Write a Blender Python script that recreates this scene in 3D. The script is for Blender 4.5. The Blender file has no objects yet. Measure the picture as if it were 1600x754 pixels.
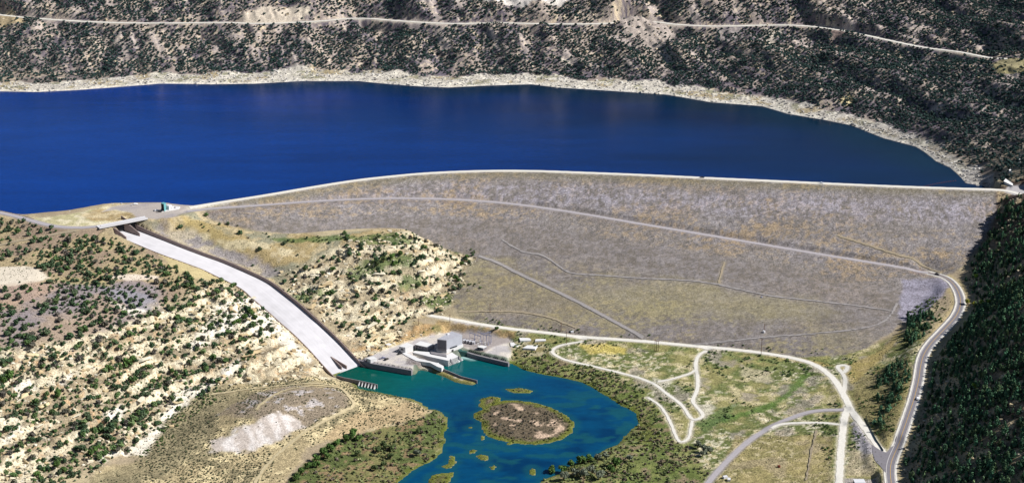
import bpy, math, random
import numpy as np
random.seed(7); rng = np.random.default_rng(7)
SC = bpy.context.scene
COL = SC.collection
R = math.radians

# ---------------------------------------------------------------- camera, sky, sun, exposure
CAM_H, PITCH, FPX = 685.0, R(19), 2200.0          # metres above the river, tilt below the horizon, focal length for a 1600 wide picture
cam = bpy.data.objects.new('camera', bpy.data.cameras.new('camera'))
COL.objects.link(cam); SC.camera = cam
cam.location = (0, 0, CAM_H); cam.rotation_euler = (R(90)-PITCH, 0, 0)
cam.data.sensor_width = 36; cam.data.lens = 36*FPX/1600
cam.data.clip_start = 5; cam.data.clip_end = 60000
SUN_AZ, SUN_EL = R(97), R(41)                     # clockwise from +y: from the right, a little towards the camera
w = bpy.data.worlds.new('World'); SC.world = w; w.use_nodes = True
nt = w.node_tree; bg = nt.nodes['Background']
sky = nt.nodes.new('ShaderNodeTexSky'); sky.sky_type = 'NISHITA'; sky.sun_disc = False
sky.sun_elevation = SUN_EL; sky.sun_rotation = SUN_AZ; sky.altitude = 1900; sky.air_density = 1.0; sky.dust_density = 0.3
nt.links.new(sky.outputs[0], bg.inputs[0]); bg.inputs[1].default_value = 0.05
sl = bpy.data.lights.new('sun', 'SUN'); sl.energy = 5.0; sl.angle = R(0.5); sl.color = (1, .97, .93)
so = bpy.data.objects.new('sun', sl); COL.objects.link(so)
so.rotation_euler = (R(90)-SUN_EL, 0, math.pi-SUN_AZ)
SC.view_settings.view_transform = 'Standard'; SC.view_settings.look = 'None'
SC.view_settings.exposure = 0.5; SC.view_settings.gamma = 1

# ---------------------------------------------------------------- helpers: survey points
cp, sp = math.cos(PITCH), math.sin(PITCH)
def un(u, v, z):
    """the place (x, y, z) seen at photo pixel u, v when it lies at height z"""
    dx = (u-800)/FPX; dy = cp-(v-377)/FPX*sp; dz = -sp-(v-377)/FPX*cp
    t = (z-CAM_H)/dz
    return np.array([dx*t, dy*t, z], float)
def srgb(r, g, b, k=1.0):
    o = []
    for c in (r, g, b):
        c = c/255.; o.append((c/12.92 if c < .04045 else ((c+.055)/1.055)**2.4)*k)
    return o
ALB = 0.66
def C(r, g, b): return np.array(srgb(r, g, b, ALB))
LAT = [np.random.default_rng(100+i).random((256, 256)) for i in range(6)]
def vnoise(x, y, seed=0):
    L = LAT[seed % 6]
    xi = np.floor(x).astype(int); yi = np.floor(y).astype(int)
    fx = x-xi; fy = y-yi; fx = fx*fx*(3-2*fx); fy = fy*fy*(3-2*fy)
    xi += seed*37; yi += seed*91
    a = L[xi & 255, yi & 255]; b = L[(xi+1) & 255, yi & 255]; c = L[xi & 255, (yi+1) & 255]; d = L[(xi+1) & 255, (yi+1) & 255]
    return a+(b-a)*fx+(c-a)*fy+(a-b-c+d)*fx*fy
def fbm(x, y, s, o=4, seed=0, ax=1.0, ay=1.0, rot=0.0):
    ca, sa = math.cos(rot), math.sin(rot)
    X = (x*ca+y*sa)/(s*ax); Y = (-x*sa+y*ca)/(s*ay)
    r = 0; a = .5; t = 0
    for i in range(o):
        r = r+a*vnoise(X, Y, seed+i); t += a; a *= .5; X = X*2.03+17.1; Y = Y*2.03+9.7
    return r/t
def ss(a, b, x):
    t = np.clip((x-a)/(b-a), 0, 1); return t*t*(3-2*t)
def dense(p, step=4.0):
    p = np.asarray(p, float); o = [p[0]]
    for a, b in zip(p[:-1], p[1:]):
        n = max(1, int(np.linalg.norm((b-a)[:2])/step))
        for i in range(1, n+1): o.append(a+(b-a)*i/n)
    return np.array(o)
def smooth_path(p, n=2):
    p = np.asarray(p, float)
    for _ in range(n):
        q = [p[0]]
        for a, b in zip(p[:-1], p[1:]): q += [a*.75+b*.25, a*.25+b*.75]
        q.append(p[-1]); p = np.array(q)
    return p

# ---------------------------------------------------------------- ground grid
def geo(a, n, r, s):
    o = []; d = s
    for _ in range(n): a += d; o.append(a); d *= r
    return o
step = 2.3
core = list(np.arange(-1150, 1150.1, step))
xs = np.array([-v for v in geo(1150, 24, 1.38, 4)][::-1]+core+geo(1150, 24, 1.38, 4))
near = list(np.arange(1010, 1760, 1.7))+list(np.arange(1760, 2060, 2.4))+list(np.arange(2060, 2580, 3.6))+list(np.arange(2580, 3060, 2.3))
ys = np.array([2020-v for v in geo(1010, 14, 1.5, 4)][::-1]+near+geo(near[-1], 26, 1.38, 4))
X, Y = np.meshgrid(xs, ys)                        # rows follow y
NY, NX = X.shape

def samp(G, x, y):
    x = np.asarray(x, float); y = np.asarray(y, float)
    i = np.clip(np.searchsorted(xs, x)-1, 0, NX-2); j = np.clip(np.searchsorted(ys, y)-1, 0, NY-2)
    fx = np.clip((x-xs[i])/(xs[i+1]-xs[i]), 0, 1); fy = np.clip((y-ys[j])/(ys[j+1]-ys[j]), 0, 1)
    return G[j, i]*(1-fx)*(1-fy)+G[j, i+1]*fx*(1-fy)+G[j+1, i]*(1-fx)*fy+G[j+1, i+1]*fx*fy
def hit(pts):
    """where the lines of sight through photo pixels meet the ground built so far"""
    out = []
    T = np.linspace(900, 4200, 1100)
    for q in pts:
        u, v = q[0], q[1]
        dx = (u-800)/FPX; dy = cp-(v-377)/FPX*sp; dz = -sp-(v-377)/FPX*cp
        zz = CAM_H+dz*T; g = samp(Z, dx*T, dy*T)
        k = np.argmax(zz < g)
        if k == 0: k = len(T)-1
        a = zz[k-1]-g[k-1]; b = zz[k]-g[k]; t = T[k-1]+(T[k]-T[k-1])*a/(a-b+1e-9)
        out.append([dx*t, dy*t, CAM_H+dz*t])
    return np.array(out)
def sdist(poly, margin=60):
    """signed distance to a closed outline, positive inside; -1e3 far away"""
    P = np.asarray(poly, float)[:, :2]
    x0, y0 = P.min(0)-margin; x1, y1 = P.max(0)+margin
    i0, i1 = np.searchsorted(xs, [x0, x1]); j0, j1 = np.searchsorted(ys, [y0, y1])
    D = np.full(X.shape, -1e3)
    if i1 <= i0 or j1 <= j0: return D
    D[j0:j1, i0:i1] = sd_pts(P, X[j0:j1, i0:i1], Y[j0:j1, i0:i1])
    return D
def sd_pts(P, x, y):
    P = np.asarray(P, float)[:, :2]
    best = np.full(x.shape, 1e12); ins = np.zeros(x.shape, bool)
    for a, b in zip(P, np.roll(P, -1, 0)):
        ex, ey = b-a; L = ex*ex+ey*ey+1e-9
        t = np.clip(((x-a[0])*ex+(y-a[1])*ey)/L, 0, 1)
        best = np.minimum(best, (x-a[0]-t*ex)**2+(y-a[1]-t*ey)**2)
        if a[1] != b[1]:
            c = ((a[1] > y) != (b[1] > y)) & (x < (b[0]-a[0])*(y-a[1])/(b[1]-a[1])+a[0]); ins ^= c
    return np.where(ins, 1, -1)*np.sqrt(best)
def pdist(path, margin=60):
    """distance to a polyline and its height there, for a box of the grid"""
    P = np.asarray(path, float)
    x0, y0 = P[:, :2].min(0)-margin; x1, y1 = P[:, :2].max(0)+margin
    i0, i1 = np.searchsorted(xs, [x0, x1]); j0, j1 = np.searchsorted(ys, [y0, y1])
    x = X[j0:j1, i0:i1]; y = Y[j0:j1, i0:i1]
    best = np.full(x.shape, 1e12); zz = np.zeros(x.shape)
    for a, b in zip(P[:-1], P[1:]):
        ex, ey = (b-a)[:2]; L = ex*ex+ey*ey+1e-9
        t = np.clip(((x-a[0])*ex+(y-a[1])*ey)/L, 0, 1)
        d = (x-a[0]-t*ex)**2+(y-a[1]-t*ey)**2; m = d < best
        best = np.where(m, d, best); zz = np.where(m, a[2]+(b[2]-a[2])*t, zz)
    return (slice(j0, j1), slice(i0, i1)), np.sqrt(best), zz

# surveyed heights: photo pixel and height above the river
CT = []
def ct(*a):
    for q in a: CT.append(un(*q))
shore = [(-150,152),(0,143),(60,144),(120,141),(200,135),(250,131),(330,132),(400,131),(470,127),(560,127),(600,131),(650,135),(700,137),(760,134),(830,132),(870,137),(920,140),(980,144),(1040,148),(1065,152),(1110,160),(1190,166),(1230,178),(1290,188),(1330,196),(1380,216),(1430,229),(1445,238),(1462,252),(1484,262),(1496,272),(1512,290),(1520,294)]
for q in shore[1:]: ct((q[0], q[1], 100))
for u, v in [(0,118),(130,116),(260,112),(400,108),(560,106),(700,110),(830,112),(960,122),(1080,130),(1200,142)]: ct((u, v, 109))
for u, v, z in [(1320,172,110),(1400,190,112),(1460,205,116),(1500,240,110),(1530,270,112),(1550,288,116)]: ct((u, v, z))
for u, v in [(0,22),(50,28),(150,35),(250,37),(350,35),(400,38),(500,34),(560,27),(620,33),(700,38),(850,38),(950,38),(1030,36),(1130,42),(1260,40)]: ct((u, v, 174))
for u, v, z in [(1330,50,172),(1400,66,170),(1450,76,170),(1500,82,172),(1560,92,176),(1600,94,180)]: ct((u, v, z))
for u in range(0, 1700, 160): ct((u, -6, 210+u*.012))
for u in range(0, 1700, 250): ct((u, -60, 232+u*.015))
ct((1200,90,143),(1300,120,140),(1400,140,139),(1500,150,142),(1600,170,152),(1500,200,126),(1560,220,130),(1600,250,140),(1600,285,124),(1585,297,118),(800,75,142),(400,72,142),(0,72,142),(600,72,142),(1000,78,142),(1500,20,214),(1600,20,226))
# left hill
ct((0,336,120),(0,345,119),(50,352,117),(100,358,116),(150,362,113),(0,380,112),(100,400,105),(190,385,104),(230,395,98),(200,420,97),(290,428,86),(330,436,78),(370,452,68),(0,432,104),(60,430,104),(95,446,96),(0,500,88),(150,480,84),(250,500,68),(330,520,51),(390,500,52),(0,560,70),(100,560,64),(200,580,44),(300,570,33),(0,640,52),(100,650,36),(200,650,24),(270,640,18),(330,605,18),(370,570,27),(0,700,36),(60,730,24),(0,754,26),(120,745,15),(220,692,13),(-60,754,36),(-120,400,112),(-120,600,76),(430,560,24),(400,540,34))
# mounds and banks left of the river
ct((290,640,16),(340,612,19),(400,612,22),(460,606,22),(540,618,19),(548,640,19),(480,672,18),(345,672,20),(400,650,27),(440,642,27),(470,630,26),(340,713,6),(380,709,6),(430,697,7),(475,668,11),(300,660,10),(560,600,6),(420,600,14),(560,650,10),(640,632,5),(600,640,8),(500,700,8),(440,740,7),(560,700,3.5),(640,700,3),(600,740,2.5),(300,740,12),(480,590,13),(520,600,8),(660,650,3))
# hill between chute and dam
ct((255,348,112),(300,352,109),(330,360,104),(300,372,96),(350,385,92),(350,375,98),(400,400,82),(430,385,88),(450,425,68),(500,400,80),(500,440,60),(560,385,86),(600,378,88),(650,380,82),(600,410,72),(600,450,50),(660,410,68),(700,400,62),(725,415,50),(700,440,40),(650,480,30),(700,470,27),(560,480,40),(520,500,32),(600,500,24),(560,530,18),(640,518,15),(600,540,9),(540,520,24),(675,492,21))
# valley floor
for u, v, z in [(740,505,17),(800,514,15.5),(860,520,15),(900,526,14.5),(1000,532,14),(1080,540,13.5),(1150,546,13.5),(1200,552,14),(1250,562,14.5),(1280,572,15),(1310,605,16),(1330,640,18),(1360,680,21.5),(1385,710,24.3),(1312,754,16.3),(1313,700,16.7)]: ct((u, v, z))
ct((650,545,8),(700,535,8),(770,528,9),(800,540,7),(860,552,7),(830,560,4),(900,565,7),(1000,560,8),(1100,600,7),(1000,600,5),(1050,660,5),(1200,600,9),(1200,650,9),(1250,700,11),(1150,740,8),(1100,700,5),(1000,690,2.5),(950,720,3),(1020,740,4),(900,745,3))
# highway and the slopes beside it
HWY = [(1450,425,52),(1475,432,50),(1490,443,49),(1499,458,48),(1502,475,47),(1495,493,46),(1478,512,44.5),(1455,535,43),(1443,553,41.5),(1438,572,40),(1436,592,38),(1428,624,35),(1419,650,32),(1407,685,28),(1394,715,25),(1390,735,24),(1394,765,23),(1404,800,22)]
ct(*HWY)
hw = [un(*h) for h in HWY]
for h in hw[2:]:
    k = 1+.0
    for dx, dz in ((16, 2.5), (60, 35), (120, 80), (220, 138), (360, 185)): CT.append(np.array([h[0]+dx, h[1]+dx*.05, h[2]+dz]))
for (u, v, z) in [(1470,395,63),(1500,410,60),(1535,372,80),(1556,335,104)]:
    p = un(u, v, z); CT.append(p)
    for dx, dz in ((25, 14), (90, 55), (200, 105), (330, 140)): CT.append(p+np.array([dx, -dx*.25, dz]))
ct((1400,560,30),(1340,590,18),(1370,640,24),(1420,540,36),(1448,500,42),(1410,590,34),(1360,560,20),(1395,520,32),(1395,640,29),(1385,690,24.5),(1460,470,46),(1340,620,19),(1350,754,17),(1372,740,20))
for x, y, z in [(-2500,1500,130),(2500,1500,240),(-1500,2800,200),(1800,2800,280),(0,600,10),(-900,900,60),(900,900,150),(-2500,4000,260),(2500,4000,300),(0,4200,270),(-1500,1000,120),(0,3600,250)]: CT.append(np.array([x, y, z], float))
CT = np.array(CT); c0 = 22.0
D = np.sqrt(((CT[:, None, :2]-CT[None, :, :2])**2).sum(-1)+c0*c0)
n = len(CT); A = np.zeros((n+1, n+1)); A[:n, :n] = -D+np.eye(n)*6; A[:n, n] = 1; A[n, :n] = 1
wt = np.linalg.solve(A, np.append(CT[:, 2], 0))
Z = np.full(X.shape, wt[n])
xc = np.clip(X, -2600, 2600); yc = np.clip(Y, 500, 4300)
for k in range(n): Z -= wt[k]*np.sqrt((xc-CT[k, 0])**2+(yc-CT[k, 1])**2+c0*c0)
Z = np.clip(Z, 1.5, 330)
ZB = Z.copy()

# ---- dam surface
def ip(u, tab, k): return np.interp(u, [t[0] for t in tab], [t[k] for t in tab])
CREST = [(270,331),(300,325),(350,317),(400,309.5),(450,301),(500,292),(540,286),(570,281.5),(650,273.5),(700,270.5),(760,268.5),(830,268.5),(900,271),(1000,274.8),(1100,279.6),(1200,284),(1300,288.8),(1400,293),(1500,296.5),(1570,298),(1620,300)]
BERM = [(270,332,117),(300,328,115.5),(400,323,112),(500,315,107),(600,311,102),(700,312,96),(800,319,91),(900,334,85),(1000,351,79),(1100,368,73),(1200,385,67),(1300,402,61),(1400,418,55),(1470,430,50.5),(1620,440,49)]
TOE = [(270,500,22),(700,492,21),(800,507,17),(900,521,15.5),(1000,529,15),(1150,543,14.5),(1250,556,15),(1320,556,18),(1400,556,22),(1620,556,24)]
x_, y_ = X, Y
zt = np.full(X.shape, 80.0)
for it in range(4):
    s = y_*cp+(CAM_H-zt)*sp; u = np.clip(800+FPX*x_/np.maximum(s, 10), 270, 1620)
    def yz(v, z): return (CAM_H-z)*(cp-(v-377)/FPX*sp)/(sp+(v-377)/FPX*cp)
    v1 = ip(u, CREST, 1); y1 = yz(v1, 118.)
    vb = ip(u, BERM, 1); zb = ip(u, BERM, 2); yb = yz(vb, zb)
    vt = ip(u, TOE, 1); zq = ip(u, TOE, 2); yt = yz(vt, zq)
    zm = zb-13*np.clip((u-300)/150, 0, 1); dm = 3.0*(zb-zm); ym = yb-dm-4
    t1 = 118-(118-zb)*np.clip((y1-y_)/np.maximum(y1-yb, 1), 0, 1)
    t2 = zb-(zb-zm)*np.clip((yb-4-y_)/np.maximum(yb-4-ym, .01), 0, 1)
    t3 = zm+(zq-zm)*(ym-y_)/np.maximum(ym-yt, 5)
    zt = np.where(y_ > y1+9, 118-(y_-y1-9)/2.6, np.where(y_ > yb, t1, np.where(y_ > ym, t2, t3)))
    zt = np.clip(zt, -20, 118)
ZD = zt
DAMPX = [(300,326,'c'),(1566,298,'c'),(1556,330),(1538,368),(1508,412),(1475,430),(1440,462),(1412,500),(1385,522),(1350,543),(1320,553),(1250,556),(1150,543.5),(1005,530),(900,522),(800,508),(740,498),(716,490),(708,470),(718,440),(735,415),(747,403),(715,394),(690,384),(660,370),(636,362),(560,367),(500,367),(440,363),(400,359),(360,351),(325,339)]
Z = ZD.copy()
dp = list(hit([q for q in DAMPX if len(q) == 2]))
SV = Z
back = []
for u in np.linspace(1570, 292, 60):
    p = un(u, ip(u, CREST, 1), 118); p[1] += 9+62; back.append(p)
front_r = dp
DAMW = [b for b in back[::-1]]+front_r            # upstream toe from left to right, then round the downstream outline
DS = sdist(DAMW, 120)
Z = ZB.copy()

# ---- landform noise
n1 = fbm(X, Y, 60, 5, 1); n2 = fbm(X, Y, 14, 4, 2)
farm = ss(2000, 2500, Y+X*.35)                     # the far shore
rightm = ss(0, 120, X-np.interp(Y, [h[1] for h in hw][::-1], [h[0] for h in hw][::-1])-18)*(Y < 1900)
Z += farm*((fbm(X, Y, 46, 4, 3, 1, 2.6, .25*np.pi/2)-.5)*40+(n2-.5)*7)*ss(102, 118, ZB)
Z += rightm*((fbm(X, Y, 55, 4, 4, 2.0, 1.0, .2)-.5)*26+(n2-.5)*5)
def zone(pts, f=10.0, wob=0.0, seed=0, base=None):
    """0..1 weight of a patch of ground outlined on the photo and laid on the terrain; ragged edge"""
    P = hit(pts); d = sdist(P, 40)
    if wob: d = d+(fbm(X, Y, max(wob*1.6, 5), 3, seed)-.5)*2*wob
    return ss(-f*.5, f*.5, d)
z_leftrock = zone([(-120,500),(0,545),(110,530),(200,505),(270,470),(330,440),(372,436),(405,452),(440,505),(475,545),(512,580),(500,592),(420,598),(355,598),(330,602),(262,655),(200,706),(120,745),(0,775),(-120,775)], 20, 14, 1)
z_midrock = zone([(430,432),(520,390),(590,365),(650,362),(700,388),(742,400),(735,430),(715,470),(690,490),(645,500),(690,520),(620,545),(585,560),(560,556),(510,505),(470,468)], 16, 8, 2)
lr = np.maximum(z_leftrock, z_midrock*.9)
# terraces of sandstone beds
hh = 5.5+7*fbm(X, Y, 120, 2, 5)
Zr = Z+(n1-.5)*17+(n2-.5)*8
q = Zr/hh; fq = q-np.floor(q)
brk = ss(.34, .50, fbm(X, Y, 26, 3, 0))          # beds are broken: ledges in places, rubble between
terr = Zr+(((np.floor(q)+ss(.50, .72, fq)*.9+fq*.1)*hh)-Zr)*brk
Z = Z*(1-lr)+(terr-(n1-.5)*8-(n2-.5)*3)*lr
cliff = ss(.48, .56, fq)*(1-ss(.68, .78, fq))*brk
blk = np.floor(fbm(X, Y, 7, 2, 3)*6)/6
Z += lr*(blk-.5)*5.5
gen = (1-lr)*(1-farm)*(1-rightm)
Z += gen*(n1-.5)*2.2*ss(8, 40, ZB)+gen*(n2-.5)*.8

# ---- chute line
CH = [(190,349.5,109.5),(201,354,107),(230,365.5,101),(262,378,94),(287,388.4,88),(323,402,79),(350,411,73),(380,424,66),(420,442,56.5),(441,458,50),(468,479,42),(489,498,35),(508,515,26.5),(527,533,18),(545,552,8.5),(562,570,.3),(571,579,-4)]
CR = smooth_path([un(*c) for c in CH], 2)
tg = np.gradient(CR, axis=0)[:, :2]; tg /= np.linalg.norm(tg, axis=1)[:, None]
tg = np.array([tg[max(0, i-2):i+3].mean(0) for i in range(len(tg))]); tg /= np.linalg.norm(tg, axis=1)[:, None]
CN = np.stack([tg[:, 1], -tg[:, 0]], 1)
if CN[0, 1] > 0: CN = -CN
WCH = np.interp(np.arange(len(CR)), [0, len(CR)*.55, len(CR)-1], [41, 43, 43.5])
CL = CR.copy(); CL[:, :2] += CN*WCH[:, None]
CC = (CR+CL)/2
WH = np.interp(np.arange(len(CR)), [0, 2, 9, 14, len(CR)], [11.5, 11, 6.0, 5, 4.6])   # wall heights above the floor
sl_, dd, zz = pdist(CC, 90)
g = Z[sl_]
wh = np.interp(zz, [0, 60, 96, 104, 112], [4.4, 4.6, 5.4, 9.5, 11])
lim = zz+wh-.5
pb = un(195,346,118); along = (X[sl_]-pb[0])*tg[2][0]+(Y[sl_]-pb[1])*tg[2][1]
g = lim+(g-lim)*ss(24, 58, dd)+(n2[sl_]-.5)*7*lr[sl_]*ss(25, 32, dd)*(1-ss(40, 62, dd))
g0 = Z[sl_]; g = np.where(dd < 22.2, zz-3.0, g); g = np.where(along > -6, g, g0)
Z[sl_] = g
# ---- reservoir
near_edge = [(-200,322),(-60,330),(0,332),(45,340),(100,335),(135,329),(150,326),(180,323),(250,321),(300,322)]
RES = [un(u, v, 100) for u, v in shore]
res_near = [un(u, v, 100) for u, v in near_edge]
dam_near = []
for u in np.linspace(1570, 292, 40):
    p = un(u, ip(u, CREST, 1), 118); p[1] += 9+47; p[2] = 100; dam_near.append(p)
dn = dam_near[3:]
RESP = [un(-400, 165, 100)]+RES+dn+res_near[::-1]+[un(-400, 318, 100)]
RS = sdist(RESP, 260)
rr = -RS
bank = 100+np.clip(rr, -40, 60)*.20+(fbm(X, Y, 12, 4, 4)-.5)*2.2*ss(0, 14, rr)
Z = np.where(RS > 0, np.minimum(100-RS*.25-.3, bank), np.where(rr < 60, bank+(np.maximum(Z, 100.6)-bank)*ss(5, 55, rr), np.where(Y > 1800, np.maximum(Z, 101.5), Z)))
# ---- put the dam in
Zk = Z
bl = ss(-26, 0, DS)
Z = np.where(DS > 0, ZD, ZD*bl+Zk*(1-bl))
Z = np.where((DS > 0), Z+(n2-.5)*.9*ss(0, 8, DS)*(ZD < 117.5), Z)
# the part under the left platform keeps its height
# ---- river
RB = [(552,594),(561,607),(600,614),(640,622),(655,628),(670,638),(690,645),(697,658),(697,690),(692,705),(680,717),(660,728),(640,738),(627,745),(618,760),(600,800),(790,800),(845,756),(885,732),(905,722),(927,712),(950,699),(965,694),(972,688),(978,680),(990,668),(1000,662),(998,653),(990,645),(975,635),(950,620),(925,605),(910,597),(880,590),(850,585),(820,578),(800,568),(794,566),(728,552),(716,548),(706,556),(698,563),(672,557),(648,551),(640,553),(660,562),(684,571),(686,574),(722,590),(745,597),(742,600),(728,600),(710,596),(695,588),(680,583),(665,577),(648,576),(643,584),(583,574),(562,570),(525,585)]
RIV = [un(u, v, 0) for u, v in RB]
RD = sdist(RIV, 80)
RD = np.where(RD > -500, RD+((fbm(X, Y, 17, 4, 3)-.5)*11)*(1-ss(1425, 1465, Y)), RD)
ISL = [[(740,645),(752,640),(760,632),(790,624),(830,627),(860,635),(885,648),(899,660),(896,674),(880,685),(855,692),(830,694),(800,692),(775,686),(760,680),(753,670),(750,658),(738,651)],
       [(750,622),(770,618),(785,621),(778,630),(765,638),(757,641),(749,634)],
       [(790,607),(812,605),(833,610),(828,614),(800,613)],
       [(703,711),(712,713),(713,722),(707,730),(696,732),(690,728),(700,722)],
       [(672,742),(690,738),(709,737),(706,746),(696,760),(668,762)],
       [(745,712),(752,709),(763,711),(765,716),(757,718),(748,717)],
       [(766,728),(772,725),(777,728),(772,733),(766,733)],
       [(733,704),(740,701),(747,703),(741,707),(734,708)],
       [(826,733),(832,729),(838,733),(837,741),(829,742)],
       [(790,691),(797,689),(801,692),(796,695),(790,694)],[(751,680),(756,679),(757,684),(752,687)],[(730,667),(736,665),(740,667),(735,669)]]
ID = np.full(X.shape, -1e3)
for P in ISL: ID = np.maximum(ID, sdist([un(u, v, .2) for u, v in P], 30))
wig = (fbm(X, Y, 6, 3, 5)-.5)*3
RDw = RD+wig*.8*ss(0, 6, np.abs(RD)+2); IDw = ID+wig
inr = np.minimum(RDw, -IDw)
bankr = .35+np.clip(-RD, 0, 60)*.07
Zl = np.where(RD > -60, bankr+(np.maximum(Z, bankr)-bankr)*ss(1, 26, -RD), Z)
Z = np.where(RD > 0, np.where(IDw > 0, .25+np.minimum(IDw, 18)*.07, np.maximum(-.3-np.minimum(inr, 12)*.25, -2.5)), Zl)
# ---- flat pads
def pad(pts, z, blend=8.0, world=None):
    global Z
    P = [un(u, v, z) for u, v in pts] if world is None else world
    d = sdist(P, 60); Z = z+(Z-z)*(1-ss(-blend, 0, d)); return d
PLAT = pad([(160,331),(176,323),(205,318),(250,317),(283,320),(310,322),(300,330),(285,336),(262,341),(235,342),(215,340),(207,332),(180,327)], 118, 10)
PH = pad([(560,562),(583,567),(643,577),(648,570),(664,560),(640,552),(648,549),(672,555),(699,561),(716,556),(716,545),(730,549),(790,560),(798,550),(800,536),(792,528),(770,522),(715,515),(660,528),(618,541),(590,552)], 7.2, 5)
SUBP = pad([(722,541),(738,541),(757,548),(768,541),(796,533),(795,529),(760,522),(722,518)], 8.2, 4)
# tailrace and basin edges stay wet
P1 = sdist([un(u, v, 0) for u, v in [(643,553.5),(672,559.5),(700,566.5),(706,569),(728,556),(795,571),(800,575),(750,600),(745,598),(722,591),(686,576),(682,572)]], 20)
Z = np.where(P1 > 0, -2.0, Z)
P2 = sdist([un(559,559.6,5.5), un(582,566,6.3), un(613,571.2,6.3), un(646,577,6.3), un(652,583,0), un(650,590,0), un(560,595,0), un(526,586,0)], 20)
Z = np.where(P2 > 0, np.minimum(Z, -2.0), Z)
P3 = sdist([un(727,548,4.8), un(745,553,4.8), un(770,559,4.8), un(796,565,4.8), un(796,575,0), un(740,562,0), un(716,550,7)], 20)
Z = np.where(P3 > 0, -2.0, Z)
# basin wall strip behind stays at platform height
SPIT = pad([(646,573.5),(665,573),(684,573),(722,588.5),(743,594.5),(738,598),(720,595),(705,589),(690,583),(672,577)], 1.6, 3)
# ---- roads: flatten the ground under them
ROADS = []
def road(name, pts, width, mat, z=None, blend=9.0, lift=.22, label=None, sm=2, flat=True, jit=0.0, ext=0):
    global Z
    P = np.array([un(*q) for q in pts]) if len(pts[0]) == 3 else hit(pts)
    P = smooth_path(P, sm); P = dense(P, 3.0)
    k = 9 if len(pts[0]) == 3 else 15
    zz = np.pad(P[:, 2], k, mode='edge'); P[:, 2] = np.convolve(zz, np.ones(2*k+1)/(2*k+1), 'same')[k:-k]
    if flat:
        s_, d, pz = pdist(P, 40)
        wgt = ss(width/2+1.6+blend, width/2+1.6, d)
        Z[s_] = Z[s_]*(1-wgt)+pz*wgt
    ROADS.append((name, P, width, mat, lift, jit, label))
    return P
GRAV, ASPH, TRACK = 'gravel', 'asphalt', 'track'
road('crest_road', [(u, ip(u, CREST, 1)-1.6, 118.05) for u in (296,330,370,420,470,520,560,600,650,700,760,830,900,1000,1100,1200,1300,1400,1500,1560)]+[(1580,299.5,118.05),(1600,305,118.3),(1640,318,119)], 8.5, GRAV, blend=3, label='pale gravel road along the top of the dam')
road('berm_road', [(292,330,117.2),(330,325.5,115.3),(400,321.5,112),(500,313.5,107),(600,309.5,102),(700,310.5,96),(800,317.5,91),(900,332,85),(1000,349.5,79),(1100,366,73),(1200,383,67),(1300,400,61),(1400,416,55),(1450,425,52),(1460,428,51.4)], 6.5, 'grey_gravel', blend=3)
hwy = road('highway', HWY, 11.5, ASPH, blend=22)
road('access_road', [(-60,322,120.5),(0,332,119.5),(30,339,119),(55,346.5,118.6),(85,354,118.3),(121,356,118.1),(150,354,118),(171,351,118)], 8, 'grey_gravel', blend=8)
road('valley_road', [(672,492,21),(700,497.5,19),(740,505,17),(800,514,15.5),(860,520,15),(900,526,14.5),(1000,532,14),(1080,540,13.5),(1150,546,13.5),(1200,552,14),(1250,561,14.5),(1278,571,15),(1300,588,15.5),(1312,605,16),(1320,620,17),(1330,640,18.5),(1345,660,20),(1360,680,21.8),(1372,698,23.4),(1384,711,24.4)], 7.2, GRAV, jit=.5)
road('boat_launch_road', [(1325,634,17.8),(1319,652,17.2),(1316,680,17),(1313,715,16.6),(1311,760,16.3)], 7, GRAV, jit=.6)
road('turnout', [(1318,612),(1321,600),(1320,588),(1314,580),(1308,574),(1312,570),(1325,571),(1323,577),(1318,582)], 4.5, GRAV, flat=False, jit=.3)
road('lane', [(1318,637),(1290,640),(1260,645),(1225,657),(1195,672),(1165,692),(1140,716),(1120,737),(1100,762)], 5.5, 'grey_gravel', blend=5)
road('lane', [(1312,660),(1290,660),(1260,661),(1220,663),(1205,670)], 4, GRAV, blend=5, jit=.3)
road('lane', [(1104,546),(1092,553),(1086,568),(1089,583),(1091,598),(1089,612),(1081,626),(1086,633),(1096,643),(1099,650),(1090,655),(1080,654),(1074,645),(1066,633),(1055,624),(1040,614),(1027,602),(1000,590),(960,580),(920,570),(885,564),(866,556),(862,550),(868,543),(882,537),(910,531)], 4.0, GRAV, blend=5, jit=.35)
road('lane', [(1027,597),(1045,594),(1065,588),(1080,582),(1086,577)], 3.2, GRAV, blend=5, jit=.35)
road('lane', [(1082,656),(1079,670),(1077,684),(1066,692),(1058,688),(1052,670),(1044,652),(1037,640),(1028,630),(1012,621)], 3.2, GRAV, blend=4, jit=.5)
road('dam_track', [(748,400),(780,411),(812,428),(850,446),(900,470),(950,497),(985,516),(1005,528)], 5.0, 'dam_track', flat=False, jit=.3)
road('dam_track', [(785,375),(805,388),(822,396),(845,397),(862,407),(885,425),(900,428),(950,431),(1000,435),(1060,437),(1100,441),(1125,445),(1160,453),(1200,462),(1250,468),(1300,473),(1350,479),(1390,485)], 2.6, 'dam_track', flat=False, jit=.8)
road('dam_track', [(1132,410),(1127,425),(1123,443)], 2.6, 'faint_track', flat=False, jit=.8)
road('dam_track', [(1082,538),(1130,534),(1180,528),(1240,524),(1300,519),(1350,513),(1380,505),(1392,492),(1402,474)], 2.4, 'dam_track', flat=False, jit=.9)
road('dam_track', [(1308,368),(1350,381),(1400,398),(1440,412),(1470,426)], 2.8, 'faint_track', flat=False, jit=.8)
road('dam_track', [(716,487),(760,487),(800,486),(830,490),(860,496),(885,506),(900,512)], 2.8, 'faint_track', flat=False, jit=.6)
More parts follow.
